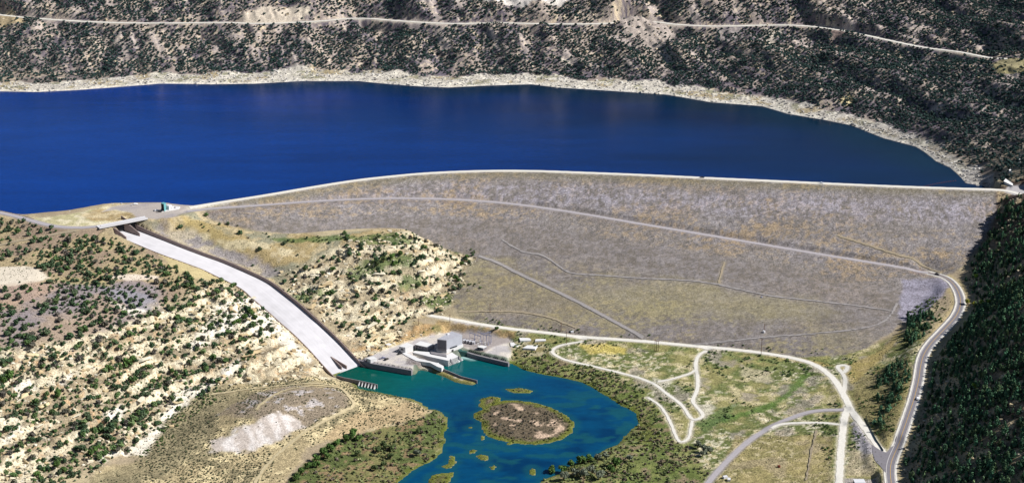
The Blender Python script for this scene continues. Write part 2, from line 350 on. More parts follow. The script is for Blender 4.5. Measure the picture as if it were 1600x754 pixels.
road('hill_road', [(-60,15,173),(0,24,173),(50,29,174),(150,35.5,174),(250,37,174),(350,35,174),(400,38,174),(500,34,174),(560,27.5,174),(620,33,174),(700,38,174),(780,36,174),(850,38,174),(950,38,174),(985,33,174),(1030,35,174),(1060,39.5,174),(1130,42,174),(1200,39.5,174),(1260,40,174),(1330,50,172),(1400,66,170),(1450,76,170),(1500,81,172),(1540,90,174),(1560,92,176),(1620,95,181)], 9, GRAV, blend=16, jit=1.2)
road('dirt_track', [(-20,388),(20,378),(60,372),(95,364),(120,360)], 4, 'faint_track', flat=False, jit=.6)
road('dirt_track', [(400,640),(430,616),(460,606),(500,602),(535,606),(546,622),(556,632),(545,640),(520,652),(495,664),(470,680),(450,695),(420,720),(395,760)], 3.4, 'sand_track', flat=False, jit=.8)
road('dirt_track', [(330,616),(370,611),(410,606),(450,602),(490,598),(520,602)], 3.4, 'sand_track', flat=False, jit=.8)
road('dirt_track', [(1260,750),(1268,700),(1276,672)], 1.6, 'faint_track', flat=False, jit=.8)
pad([(1309,742),(1369,744),(1372,764),(1309,764)], 16.8, 3)
JUNC = [(1362,694),(1380,706),(1388,706),(1398,690),(1392,730),(1386,742),(1376,728),(1367,720),(1364,710)]
pad(JUNC, 24.3, 12)
TB = pad([(1572,300),(1576,290),(1600,292),(1620,300),(1620,312),(1585,304)], 118.2, 6)
pad([(1556,282),(1564,276),(1580,290),(1576,296)], 116.5, 3)

# ---------------------------------------------------------------- ground colours (land cover)
gx = np.gradient(Z, axis=1)/np.gradient(X, axis=1); gy = np.gradient(Z, axis=0)/np.gradient(Y, axis=0)
slope = np.sqrt(gx*gx+gy*gy)
cA = fbm(X, Y, 34, 5, 2); cB = fbm(X, Y, 9, 4, 4); cC = fbm(X, Y, 90, 4, 0); cD = fbm(X, Y, 3.6, 3, 5)
K = np.zeros(X.shape+(3,)); SPK = np.full(X.shape, .35)
def mixc(a, b, t): return a+(b-a)*np.clip(t, 0, 1)[..., None]
K[:] = mixc(C(176,160,134), C(200,184,150), ss(.4, .62, cA))
def lay(wgt, col, k=1.0, spk=None):
    global K
    wgt = np.clip(wgt*k, 0, 1)
    K = K+(col-K)*wgt[..., None]
    if spk is not None: SPK[:] = SPK+(spk-SPK)*wgt
# far hills
lay(farm, mixc(mixc(C(116,108,118), C(174,160,152), ss(.45, .64, cA)), C(226,206,176), ss(.62, .8, cB)*ss(.4, .7, cC)), 1, .6)
streak = fbm(X, Y, 22, 4, 3, 1, 3.2, .35); 
lay(farm*ss(.60, .72, streak)*ss(112, 130, Z), C(206,192,184), .85)
lay(farm*ss(.25, .5, slope)*ss(.5, .7, cD), C(232,214,182), .5)
ringw = 44+fbm(X, Y, 30, 3, 2)*40-22*ss(300, 600, X)-14*ss(600, 700, X)
ringm = ss(0, 3, -RS)*(1-ss(ringw-6, ringw+4, -RS))*(DS < -4)*((Y > 1990) | (X > 500))
lay(ringm, mixc(mixc(C(220,212,198), C(184,168,134), ss(.5, .66, cA)), C(150,148,116), ss(.55, .7, fbm(X, Y, 26, 4, 1))*.8), 1, .7)
lay(ringm*(1-ss(5, 13, -RS)), C(244,238,226), .85)
lay(ringm*ss(420, 700, X), C(160,156,156), .55)
lay(ringm*ss(.56, .7, cB), C(248,240,222), .8)
for P, c, k in [([(372,30),(400,14),(420,9),(450,11),(488,18),(470,30),(430,37),(395,37)], C(226,212,192), .9), ([(740,-8),(770,4),(820,9),(880,10),(900,-8)], C(238,230,220), .95),
                ([(0,14),(18,18),(36,28),(40,36),(0,42),(-40,40),(-40,12)], C(196,176,138), .9), ([(890,28),(905,20),(925,30),(915,36),(895,36)], C(216,200,180), .8),
                ([(960,35),(990,26),(1035,30),(1060,40),(1060,52),(1040,70),(1055,95),(1040,110),(1020,90),(1000,72),(975,56)], C(206,192,180), .75), ([(1120,44),(1160,44),(1150,66),(1130,70),(1110,60)], C(176,166,162), .8),
                ([(1296,44),(1318,50),(1306,78),(1300,66)], C(168,146,136), .85), ([(1470,60),(1500,44),(1520,46),(1490,74)], C(186,170,160), .6),
                ([(1545,100),(1575,92),(1640,94),(1640,108),(1600,112),(1560,118)], C(160,152,104), .8), ([(1312,158),(1326,142),(1338,156),(1330,166)], C(232,214,164), .8),
                ([(1190,46),(1220,46),(1215,60),(1195,74)], C(220,208,190), .7), ([(876,92),(892,92),(884,106)], C(228,216,198), .8)]:
    lay(zone(P, 8, 9, 1), c, k)
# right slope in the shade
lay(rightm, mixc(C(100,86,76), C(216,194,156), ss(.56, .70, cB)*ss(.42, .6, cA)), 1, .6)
hd = np.full(X.shape, 99.); s_, d_, _ = pdist(hwy, 60); hd[s_] = d_
lay(1-ss(9, 15, hd+(cB-.5)*8), mixc(C(186,170,128), C(206,186,140), ss(.4, .6, cA)), .9, .4)
# left hill
lay(zone([(-200,325),(0,336),(60,350),(121,358),(175,356),(188,372),(240,394),(300,432),(340,446),(300,470),(200,505),(60,540),(-200,545)], 14, 6), mixc(mixc(C(166,146,126), C(186,168,132), ss(.42, .6, cA)), C(152,142,118), ss(.55, .7, cC)), 1, .45)
lay(zone([(-200,440),(60,445),(110,440),(180,440),(240,446),(262,470),(250,500),(200,512),(100,545),(0,560),(-200,560)], 16, 10, 2), mixc(C(158,148,150), C(178,158,140), ss(.4, .65, cA)), .95, .4)
lay(zone([(-80,420),(0,417),(45,416),(62,422),(78,434),(60,440),(30,446),(0,450),(-80,452)], 5, 2), C(238,226,206), .95, .2)
lay(zone([(-80,448),(0,446),(60,440),(90,450),(60,466),(0,480),(-80,480)], 12, 6), C(200,170,146), .6)
lay(zone([(165,432),(200,428),(250,431),(246,436),(200,438)], 4, 2), C(240,224,206), .9, .2)
lay(zone([(96,432),(160,436),(180,448),(150,446),(110,444)], 4, 3), C(182,170,120), .7)
lay(zone([(160,452),(190,450),(235,462),(258,485),(240,496),(205,480),(180,470)], 8, 4), C(160,158,168), .8, .3)
lay(zone([(238,384),(262,398),(300,416),(340,432),(372,440),(350,446),(300,434),(268,420)], 8, 4), C(206,190,142), .9, .35)
lay(lr, mixc(mixc(C(208,188,152), C(238,220,180), ss(.38, .6, cA)), C(166,158,140), ss(.50, .66, cB)), 1, .75)
q2 = (Z+(n1-.5)*10+(cB-.5)*4)/15.0; f2 = q2-np.floor(q2); band = ss(.30, .40, f2)*(1-ss(.62, .74, f2))*ss(.34, .46, fbm(X, Y, 70, 3, 2))
lay(lr*(1-band), mixc(C(148,136,116), C(188,170,138), ss(.42, .6, cB)), .75)
lay(lr*band, C(246,234,204), .75, .5)
lay(lr*cliff*ss(.42, .55, cA), C(248,236,206), .9)
lay(lr*ss(.54, .68, cD)*ss(.5, .64, cB+.1*(cC-.5)), C(196,150,104), .5)
for P in [[(272,612),(300,604),(352,574),(372,562),(376,570),(350,590),(325,606),(300,640),(262,672),(240,690),(228,712),(196,712),(160,722),(150,716),(200,700),(225,684),(250,656),(262,640)],
          [(335,488),(372,470),(400,466),(418,480),(428,494),(415,505),(430,520),(410,530),(385,510),(372,508),(340,530),(300,545),(296,536),(320,515)],
          [(170,470),(195,480),(230,486),(205,494)],[(20,600),(45,592),(60,604),(40,620),(22,618)],[(100,588),(112,580),(114,592),(96,600)],[(165,640),(185,632),(200,640),(180,660),(166,655)],[(0,690),(30,662),(36,668),(10,700)],[(400,470),(425,478),(440,508),(465,536),(488,562),(480,568),(450,545),(425,520),(408,500)]]:
    lay(zone(P, 5, 4, 3), C(252,244,228), .85, .35)
# plateau by the access road, slopes round the chute
lay(zone([(40,342),(100,336),(150,326),(180,321),(215,336),(205,342),(170,350),(121,354),(80,352)], 8, 4), mixc(C(200,192,150), C(226,216,184), ss(.4, .6, cB)), 1, .5)
lay(zone([(125,336),(160,324),(205,332),(212,338),(180,346),(140,345)], 8, 5), mixc(C(186,164,122), C(214,196,158), ss(.4, .6, cB)), 1, .6)
lay(ss(-3, 1, PLAT), mixc(C(176,168,170), C(196,186,178), ss(.4, .6, cA)), 1, .2)
mid = zone([(215,345),(262,342),(300,331),(330,340),(400,360),(500,368),(640,364),(700,392),(745,404),(735,432),(712,470),(690,492),(640,500),(690,522),(590,560),(562,566),(505,500),(450,450),(350,400),(250,362)], 8, 4)
lay(mid*(1-z_midrock), mixc(mixc(C(186,166,122), C(160,156,132), ss(.42, .58, cA)), C(206,188,150), ss(.56, .7, cB)), 1, .5)
lay(zone([(240,350),(300,360),(345,385),(400,402),(440,425),(420,432),(350,404),(280,380),(244,362)], 8, 5, 2), mixc(C(168,160,160), C(196,184,162), ss(.45, .6, cB)), .9, .6)
lay(zone([(285,338),(320,345),(350,366),(400,382),(380,396),(340,380),(310,362),(290,350)], 8, 4, 1), C(196,174,118), .85, .4)
for P in [[(340,376),(420,380),(425,390),(360,392)],[(312,366),(325,362),(330,372),(318,378)],[(430,384),(460,392),(440,400)],[(560,520),(580,505),(640,530),(600,542),(575,545)]]: lay(zone(P, 5, 4, 3), C(226,212,176), .8, .5)
GREEN = [[(538,428),(560,414),(590,402),(610,396),(640,394),(648,404),(640,418),(610,418),(590,426),(560,438),(548,440)], [(620,440),(640,430),(660,432),(664,442),(640,452),(625,452)],[(455,466),(480,452),(500,455),(525,450),(522,458),(490,462),(474,474)],[(540,372),(600,366),(640,372),(648,384),(620,384),(560,380)],[(655,470),(700,455),(712,460),(705,475),(670,482)],[(725,444),(745,436),(752,442),(745,450),(726,456)],[(420,372),(520,368),(560,372),(520,378),(440,378)],[(702,388),(740,388),(745,396),(712,396)]]
for P in GREEN: lay(zone(P, 6, 5, 2), mixc(C(96,120,66), C(122,136,84), ss(.4, .6, cB)), .8, .6)
lay(zone([(560,545),(600,536),(660,505),(720,508),(800,522),(822,534),(770,526),(700,520),(640,536),(600,548)], 5, 3), mixc(C(198,164,118), C(212,196,150), ss(.4, .6, cA)), .95, .6)
# valley floor
valley = ss(-8, 8, sdist([un(u, v, 12) for u, v in [(720,498),(800,512),(1000,530),(1150,544),(1250,556),(1330,556),(1440,540),(1436,620),(1400,700),(1385,720),(1390,800),(850,800),(1000,660),(900,590),(800,566),(790,530)]], 60))
lay(valley, mixc(mixc(C(164,158,106), C(122,132,80), ss(.40, .56, cA)), C(204,192,150), ss(.52, .66, cB)), 1, .8)
lay(valley*ss(.52, .6, cC)*ss(.46, .6, cB), C(106,124,66), .8)
lay(valley*ss(.58, .66, cD)*ss(.5, .6, cA), C(232,222,196), .7)
lay(valley*ss(.58, .68, fbm(X, Y, 24, 4, 3)), C(176,164,156), .6)
for P, c, k in [([(1200,556),(1290,572),(1335,566),(1380,545),(1410,512),(1396,540),(1345,590),(1330,600),(1310,575),(1285,565),(1200,550)], C(192,172,112), .8),
                ([(900,538),(940,536),(980,545),(975,552),(920,552)], C(216,196,110), .8),
                ([(1335,600),(1360,580),(1420,556),(1430,600),(1400,690),(1385,702),(1372,690),(1350,660),(1332,630)], C(160,148,104), .8),
                ([(1232,606),(1248,588),(1270,578),(1262,592),(1246,608),(1225,626),(1200,640),(1130,658),(1130,652),(1190,634),(1225,618)], C(104,134,66), .85),
                ([(1085,660),(1120,640),(1150,632),(1140,650),(1100,676)], C(96,126,74), .7),
                ([(1160,572),(1200,580),(1210,596),(1180,596),(1160,588)], C(204,194,160), .8),
                ([(1330,660),(1342,655),(1365,690),(1378,702),(1350,716),(1340,700)], C(196,190,196), .9),
                ([(1309,744),(1368,746),(1370,764),(1309,764)], C(176,168,164), .9), ([(1328,700),(1370,716),(1368,740),(1320,742)], C(206,190,160), .7),
                ([(1088,632),(1112,630),(1116,640),(1102,654),(1094,648)], C(230,222,200), .8), ([(1020,590),(1050,596),(1040,606),(1025,600)], C(226,218,198), .8),
                ([(1150,680),(1240,680),(1300,680),(1300,760),(1110,760)], C(186,168,120), .6),
                ([(1430,440),(1462,434),(1484,440),(1470,460),(1450,480),(1436,495),(1420,503),(1408,498),(1418,470)], C(166,162,178), .9)]:
    lay(zone(P, 6, 4, 1), c, k)
bk = [(800,570),(850,588),(900,598),(950,622),(990,648),(1000,662),(975,690),(930,712),(850,752),(845,800),(1110,800),(1110,745),(1080,700),(1055,690),(1035,640),(1010,618),(960,585),(900,566),(850,552),(800,545),(770,540)]
riparian = zone(bk, 8, 6, 2)
lay(riparian, mixc(mixc(C(112,126,68), C(146,150,92), ss(.42, .58, cA)), C(142,128,100), ss(.56, .68, cB)), .95, .7)
lay(zone([(790,560),(820,570),(880,592),(930,602),(1000,640),(1040,690),(1000,690),(990,640),(930,610),(850,590)], 6, 6), C(112,112,56), .5)
# left bank
lay(zone([(262,655),(300,625),(340,605),(400,596),(470,590),(520,592),(560,605),(640,624),(672,642),(660,656),(560,672),(480,700),(440,760),(120,770),(150,735),(225,716)], 8, 5), mixc(mixc(C(200,182,142), C(162,150,118), ss(.42, .56, cA)), C(226,208,164), ss(.5, .64, cB)), 1, .8)
lay(zone([(225,716),(262,655),(330,608),(360,600),(400,612),(350,640),(320,690),(260,740),(120,770),(150,740)], 8, 5), C(152,142,112), .7, .7)
lay(zone([(345,648),(400,612),(440,604),(520,606),(548,622),(540,638),(480,668),(440,680),(405,655)], 12, 9), mixc(mixc(C(172,156,138), C(138,124,110), ss(.38, .6, cB*.5+cD*.5)), C(196,190,196), ss(.60, .68, cB)), .8, .9)
lay(zone([(328,706),(336,690),(400,655),(436,640),(470,655),(478,666),(450,680),(420,696),(370,708)], 5, 7, 3), mixc(C(206,194,184), C(238,230,224), ss(.4, .6, fbm(X, Y, 5, 3, 2, 1, 3, .5))), 1, .4)
lay(zone([(560,645),(640,628),(668,640),(660,652),(600,664),(520,690),(500,684)], 6, 4), C(196,172,134), .8, .6)
lay(zone([(440,760),(462,735),(520,690),(600,668),(660,652),(680,642),(700,660),(698,690),(680,718),(630,745),(620,765)], 6, 5), mixc(mixc(C(98,112,62), C(134,132,84), ss(.42, .58, cA)), C(150,128,96), ss(.56, .64, cB)), .95, .7)
lay(ss(0, 2, IDw+1)*(RD > 0), mixc(C(118,124,56), C(116,104,86), ss(4, 10, IDw+(cB-.5)*9)), 1, .8)
lay(ss(9, 13, IDw)*ss(.56, .64, cB*.6+cA*.4), C(224,196,170), .85)
lay((1-ss(2.5, 7, -RD+(cB-.5)*5))*(RD < 2)*ss(-9, 0, 2-Z)*(1-ss(5, 8, Z)), C(104,116,46), .8)
# dam rock
dm = ss(-4, 2, DS+(cB-.5)*5)
vbase = ZD-np.interp(X, [-460, 900], [112, 50])
pat = fbm(X, Y, 30, 5, 1, 2.4, 1.0); pat2 = fbm(X, Y, 11, 4, 3, 1.6, .8); pst = fbm(X, Y, 5, 3, 2, .6, 3); gr = np.random.default_rng(3).random(X.shape)
fine = pat2*.25+pst*.3+cD*.3+gr*.15
dk = mixc(C(138,131,128), C(172,166,168), ss(.36, .64, fine))
dk = mixc(dk, C(172,152,120), ss(.50, .62, pat*.3+cB*.3+cD*.4)*.6)
dk = mixc(dk, C(146,138,130), ss(.46, .62, fbm(X, Y, 50, 4, 4, 2))*.5)
lay(dm, dk, 1, .7)
low = dm*ss(8, 16, zb-Z)                          # below the berm road
lay(low, mixc(mixc(C(130,122,114), C(154,147,146), ss(.36, .64, fine)), C(164,154,118), ss(.50, .62, fbm(X, Y, 36, 4, 0, 1.8, .9)*.6+cD*.4)*ss(24, 46, zb-Z)*.8), .92)
SPK[:] = SPK*(1-.4*low)
lay(low*zone([(880,455),(960,440),(1080,442),(1160,458),(1260,470),(1320,490),(1200,500),(1080,492),(980,488),(900,480)], 40, 25, 2), C(176,166,122), .45)
lay(low*zone([(745,405),(800,415),(860,450),(930,490),(860,500),(740,480),(716,465)], 40, 20, 1), C(166,154,116), .4)
lay(dm*ss(.56, .66, pat*.5+cD*.5)*(1-low*.7), C(184,156,116), .32)
lay(dm*(Z > zb+1)*ss(4, 16, 118-Z)*(1-ss(22, 34, 118-Z))*ss(.44, .56, fine), C(190,184,200), .45)
lay(dm*ss(.62, .68, gr*.35+pst*.65)*.8, C(74,72,66), .45)
lay(dm*(1-ss(1, 9, 118-Z))*(Z < 117.6), C(138,130,98), .5)
s_, d_, z_ = pdist(ROADS[1][1], 60); bd = np.full(X.shape, 99.); bd[s_] = d_
lay(dm*(1-ss(3, 16, bd))*(Z < zb-.6), C(128,104,98), .6)
lay(zone([(1410,436),(1470,434),(1488,440),(1470,466),(1440,492),(1420,503),(1404,498)], 6, 4), mixc(C(168,164,180), C(146,142,156), ss(.4, .6, pat2)), .9, .6)
# shoulders of roads
for name, P, wd, mt, lift, jit, lab in ROADS:
    s_, d_, z_ = pdist(P, 30); dd2 = np.full(X.shape, 99.); dd2[s_] = d_
    cc = {'gravel': C(222,214,196), 'asphalt': C(196,188,176), 'grey_gravel': C(176,168,168), 'dam_track': C(150,144,142), 'faint_track': C(190,176,146), 'sand_track': C(216,200,160)}[mt]
    k = .9 if mt in ('gravel', 'asphalt', 'grey_gravel') else .35
    ext = 5 if name == 'hill_road' else 1.5
    lay(1-ss(wd/2, wd/2+ext+1.5, dd2+(cB-.5)*ext*1.5), cc, k, .3)
lay(ss(-4, 0, PH), mixc(C(208,202,202), C(226,218,208), ss(.4, .6, cB)), .95, .25)
lay(ss(-3, 0, SUBP), C(176,166,162), .95, .2)
lay(zone([(732,541),(745,546),(760,548),(752,556),(735,551)], 3, 0), C(160,146,138), .9, .3)
lay(zone([(636,560),(672,565),(684,573),(690,580),(672,579),(650,575),(634,568)], 4, 2), mixc(C(160,150,150), C(130,122,118), ss(.4, .6, cD)), .9, .8)
lay(ss(-2, 1, SPIT), mixc(C(146,136,84), C(196,188,170), ss(.5, .7, cB)), .9, .6)
lay(ss(-3, 0, TB), C(200,196,196), .95, .15)
lay(zone([(686,500),(740,508),(806,518),(806,530),(795,527),(745,515),(700,516),(655,526),(640,530)], 4, 3), mixc(C(196,168,120), C(150,140,96), ss(.45, .6, cB)), .95, .6)
lay(zone([(796,534),(845,528),(860,545),(850,556),(820,558),(798,555)], 6, 3), mixc(C(156,144,104), C(196,184,152), ss(.48, .6, cB)), .85, .6)
# mottling
K *= (1+((cB-.5)*(1-.6*dm))[..., None]*.35*SPK[..., None]+(cD-.5)[..., None]*.9*SPK[..., None])
# river and reservoir bed
lay((RD > 1)*(IDw < 0), C(90,110,90), .8, .3)
K = np.clip(K, .01, .75)

# ---------------------------------------------------------------- materials
def mat(name, col=None, rough=.85, spec=.3, metal=0.0, noise=None, bump=None):
    m = bpy.data.materials.new(name); m.use_nodes = True; t = m.node_tree; b = t.nodes['Principled BSDF']
    b.inputs['Roughness'].default_value = rough; b.inputs['Specular IOR Level'].default_value = spec; b.inputs['Metallic'].default_value = metal
    if col is not None: b.inputs['Base Color'].default_value = (*col, 1)
    if noise:
        sc_, amt = noise
        g = t.nodes.new('ShaderNodeNewGeometry'); nz = t.nodes.new('ShaderNodeTexNoise'); nz.inputs['Scale'].default_value = sc_; nz.inputs['Detail'].default_value = 5
        t.links.new(g.outputs['Position'], nz.inputs['Vector'])
        mr = t.nodes.new('ShaderNodeMapRange'); mr.inputs[1].default_value = .3; mr.inputs[2].default_value = .7; mr.inputs[3].default_value = 1-amt; mr.inputs[4].default_value = 1+amt
        t.links.new(nz.outputs[0], mr.inputs[0])
        vm = t.nodes.new('ShaderNodeVectorMath'); vm.operation = 'SCALE'; vm.inputs[0].default_value = tuple(col); t.links.new(mr.outputs[0], vm.inputs['Scale'])
        t.links.new(vm.outputs[0], b.inputs['Base Color'])
    return m
def ground_mat(name, hi=1.0, bump=.9):
    m = bpy.data.materials.new(name); m.use_nodes = True; t = m.node_tree; L = t.links; b = t.nodes['Principled BSDF']
    b.inputs['Roughness'].default_value = .95; b.inputs['Specular IOR Level'].default_value = .1
    g = t.nodes.new('ShaderNodeNewGeometry'); at = t.nodes.new('ShaderNodeAttribute'); at.attribute_name = 'cover'
    n = []
    for sc_, dt in ((.55, 5), (1.9, 3)):
        z_ = t.nodes.new('ShaderNodeTexNoise'); z_.inputs['Scale'].default_value = sc_; z_.inputs['Detail'].default_value = dt; z_.inputs['Roughness'].default_value = .65
        L.new(g.outputs['Position'], z_.inputs['Vector']); n.append(z_)
    mr = t.nodes.new('ShaderNodeMapRange'); mr.inputs[1].default_value = .32; mr.inputs[2].default_value = .68; mr.inputs[3].default_value = -1; mr.inputs[4].default_value = 1
    L.new(n[0].outputs[0], mr.inputs[0])
    mu = t.nodes.new('ShaderNodeMath'); mu.operation = 'MULTIPLY'; L.new(mr.outputs[0], mu.inputs[0]); L.new(at.outputs['Alpha'], mu.inputs[1])
    ma = t.nodes.new('ShaderNodeMath'); ma.operation = 'MULTIPLY_ADD'; L.new(mu.outputs[0], ma.inputs[0]); ma.inputs[1].default_value = .75*hi; ma.inputs[2].default_value = 1
    vm = t.nodes.new('ShaderNodeVectorMath'); vm.operation = 'SCALE'; L.new(at.outputs['Color'], vm.inputs[0]); L.new(ma.outputs[0], vm.inputs['Scale'])
    L.new(vm.outputs[0], b.inputs['Base Color'])
    bp = t.nodes.new('ShaderNodeBump'); bp.inputs['Strength'].default_value = bump; bp.inputs['Distance'].default_value = 1.6
    mb = t.nodes.new('ShaderNodeMath'); mb.operation = 'MULTIPLY'; L.new(n[0].outputs[0], mb.inputs[0]); L.new(at.outputs['Alpha'], mb.inputs[1])
    L.new(mb.outputs[0], bp.inputs['Height']); L.new(bp.outputs[0], b.inputs['Normal'])
    return m
GM = ground_mat('ground_cover'); DM = ground_mat('dam_rockfill', 1.1, .8)
M = {
 'gravel': mat('pale_gravel', (.60, .575, .52), .95, .1, noise=(.6, .10)), 'grey_gravel': mat('grey_gravel', C(188,182,186), .95, .1, noise=(.6, .10)),
 'asphalt': mat('asphalt', C(142,138,144), .9, .2, noise=(.35, .08)), 'dam_track': mat('track_soil', C(170,164,162), .95, .1, noise=(.5, .14)), 'faint_track': mat('track_sand', C(178,164,140), .95, .1, noise=(.5, .16)),
 'sand_track': mat('sand_track', C(214,198,160), .95, .1, noise=(.5, .16)), 'white_line': mat('white_line_paint', C(226,222,220), .7, .3), 'yellow': mat('yellow_line_paint', C(220,180,110), .7, .3),
 'concrete': mat('concrete', C(226,224,226), .85, .2, noise=(.08, .06)), 'old_concrete': mat('weathered_concrete', C(170,152,146), .9, .2, noise=(.3, .14)),
 'white_conc': mat('white_concrete', (.60, .595, .59), .85, .2, noise=(.2, .05)), 'grey_conc': mat('grey_concrete', C(150,146,150), .9, .2, noise=(.3, .10)),  # white_conc is one even pale concrete on every face
 'dark': mat('dark_opening', (.02, .02, .025), .8), 'steel': mat('galvanised_steel', C(176,178,204), .5, .5, .2), 'white': mat('white_enamel', C(246,246,250), .4, .4),
 'siding': mat('metal_siding', C(216,218,228), .5, .4, .1, noise=(.15, .05)), 'roofm': mat('ribbed_roof', C(222,222,230), .55, .4, .1, noise=(.2, .06)),
 'teal': mat('turquoise_panel', C(120,186,190), .5, .4), 'wood': mat('pole_timber', C(120,84,66), .9, .1, noise=(.5, .2)), 'glass': mat('window_glass', (.03, .04, .05), .1, .5),
 'rubber': mat('tyre_rubber', (.015, .015, .015), .9), 'pdark': mat('black_paint', (.012, .012, .016), .3, .5), 'pwhite': mat('white_paint', (.82, .82, .84), .35, .5),
 'rock': mat('sandstone', C(226,206,166), .95, .1, noise=(.25, .3)), 'shore_rock': mat('shore_rock', C(214,204,186), .95, .1, noise=(.25, .3)),
 'orange': mat('orange_float', C(170,80,50), .6, .3), 'cable': mat('cable', (.05, .05, .05), .8), 'rust': mat('rusted_iron', C(120,60,50), .9, .1, noise=(.8, .2)), 'green_conc': mat('dark_green_concrete', C(60,96,92), .9, .2, noise=(.4, .15)),  # green_conc is a plain dark green
}
# siding ribs and louvres come from a wave on the wall itself
def ribs(m, sc_, amt, bands='X'):
    t = m.node_tree; b = t.nodes['Principled BSDF']; tc = t.nodes.new('ShaderNodeTexCoord'); wv = t.nodes.new('ShaderNodeTexWave'); wv.bands_direction = bands; wv.inputs['Scale'].default_value = sc_
    bp = t.nodes.new('ShaderNodeBump'); bp.inputs['Strength'].default_value = amt; bp.inputs['Distance'].default_value = .4
    t.links.new(tc.outputs['Object'], wv.inputs['Vector']); t.links.new(wv.outputs[1], bp.inputs['Height']); t.links.new(bp.outputs[0], b.inputs['Normal'])
ribs(M['siding'], .25, .6); ribs(M['roofm'], .2, .5, 'Y')

def tag(o, label=None, cat=None, group=None, kind=None):
    if label: o['label'] = label
    if cat: o['category'] = cat
    if group: o['group'] = group
    if kind: o['kind'] = kind
    return o
def mesh_np(name, V, F, mats=(), cols=None, smooth=False, fm=None, attr='cover'):
    me = bpy.data.meshes.new(name); V = np.asarray(V, np.float32); F = np.asarray(F, np.int32); k = F.shape[1]
    me.vertices.add(len(V)); me.vertices.foreach_set('co', V.ravel())
    me.loops.add(F.size); me.loops.foreach_set('vertex_index', F.ravel())
    me.polygons.add(len(F)); me.polygons.foreach_set('loop_start', np.arange(len(F), dtype=np.int32)*k)
    if smooth: me.polygons.foreach_set('use_smooth', np.ones(len(F), bool))
    for m in mats: me.materials.append(m)
    if fm is not None: me.polygons.foreach_set('material_index', np.asarray(fm, np.int32))
    if cols is not None:
        a = me.color_attributes.new(attr, 'FLOAT_COLOR', 'POINT'); a.data.foreach_set('color', np.asarray(cols, np.float32).ravel())
    me.update(calc_edges=True); me.validate()
    return me
def obj(name, me, parent=None, loc=None):
    o = bpy.data.objects.new(name, me); COL.objects.link(o)
    if loc is not None: o.location = loc
    if parent is not None: o.parent = parent
    return o
def empty(name, loc, label, cat, group=None, rz=0):
    o = bpy.data.objects.new(name, None); COL.objects.link(o); o.location = tuple(map(float, loc)); o.rotation_euler.z = rz; o.empty_display_size = 1
    return tag(o, label, cat, group)

# ---- the ground and the dam come from the one survey grid
idx = np.arange(NX*NY).reshape(NY, NX)
quads = np.stack([idx[:-1, :-1], idx[:-1, 1:], idx[1:, 1:], idx[1:, :-1]], -1).reshape(-1, 4)
dq = (DS[:-1, :-1]+DS[1:, 1:]+DS[:-1, 1:]+DS[1:, :-1]).ravel() > 0
V = np.stack([X, Y, Z], -1).reshape(-1, 3); CV = np.concatenate([K, SPK[..., None]], -1).reshape(-1, 4)
def sub(mask):
    F = quads[mask]; u_, inv = np.unique(F, return_inverse=True)
    return V[u_], inv.reshape(-1, 4), CV[u_]
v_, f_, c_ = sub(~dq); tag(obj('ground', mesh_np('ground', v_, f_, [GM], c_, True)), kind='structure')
v_, f_, c_ = sub(dq); tag(obj('embankment_dam', mesh_np('embankment_dam', v_, f_, [DM], c_, True)), 'long curved rockfill dam of grey and tan rubble between the blue lake and the valley', 'dam')

# ---- roads
def strip(P, offs, zs=None, lift=.2, jit=0.0):
    t = np.gradient(P, axis=0)[:, :2]; t /= np.linalg.norm(t, axis=1)[:, None]+1e-9
    nn = np.stack([-t[:, 1], t[:, 0]], 1); rows = []
    for k, o in enumerate(offs):
        oo = np.full(len(P), o, float)
        if jit and k in (0, len(offs)-1): oo += (rng.random(len(P))-.5)*2*jit
        q = P[:, :2]+nn*oo[:, None]
        gz = samp(Z, q[:, 0], q[:, 1]); z = gz
        rows.append(np.column_stack([q, z+lift]))
    Vv = np.stack(rows, 1).reshape(-1, 3); m = len(offs); i = np.arange(len(P)-1)[:, None]*m+np.arange(m-1)[None, :]
    return Vv, np.stack([i, i+m, i+m+1, i+1], -1).reshape(-1, 4)
for k, (name, P, wd, mt, lift, jit, lab) in enumerate(ROADS):
    hw_ = wd/2; offs = [-hw_, -hw_*.5, 0, hw_*.5, hw_]
    nm = {'crest_road': 'crest_road', 'berm_road': 'berm_road', 'highway': 'highway'}.get(name, 'road' if 'road' in name else 'path')
    V_, F_ = strip(P, offs, None, lift+.012*k+(.25 if mt.endswith('track') else 0), jit)
    tag(obj(nm, mesh_np(nm, V_, F_, [M[mt]], None, True)), kind='structure')
    if name == 'highway':
        for o, wl, mm in ((-3.75, .5, 'white_line'), (3.75, .5, 'white_line'), (0, .5, 'yellow')):
            V_, F_ = strip(P, [o-wl/2, o+wl/2], 1, lift+.12+.012*k)
            tag(obj('road_marking', mesh_np('road_marking', V_, F_, [M[mm]], None, True)), kind='structure')
        for o in (-5.3, 5.3):
            V_, F_ = strip(P, [o-.9, o+.9], 1, lift+.05+.012*k, .2)
            tag(obj('road_shoulder', mesh_np('road_shoulder', V_, F_, [M['gravel']], None, True)), kind='structure')

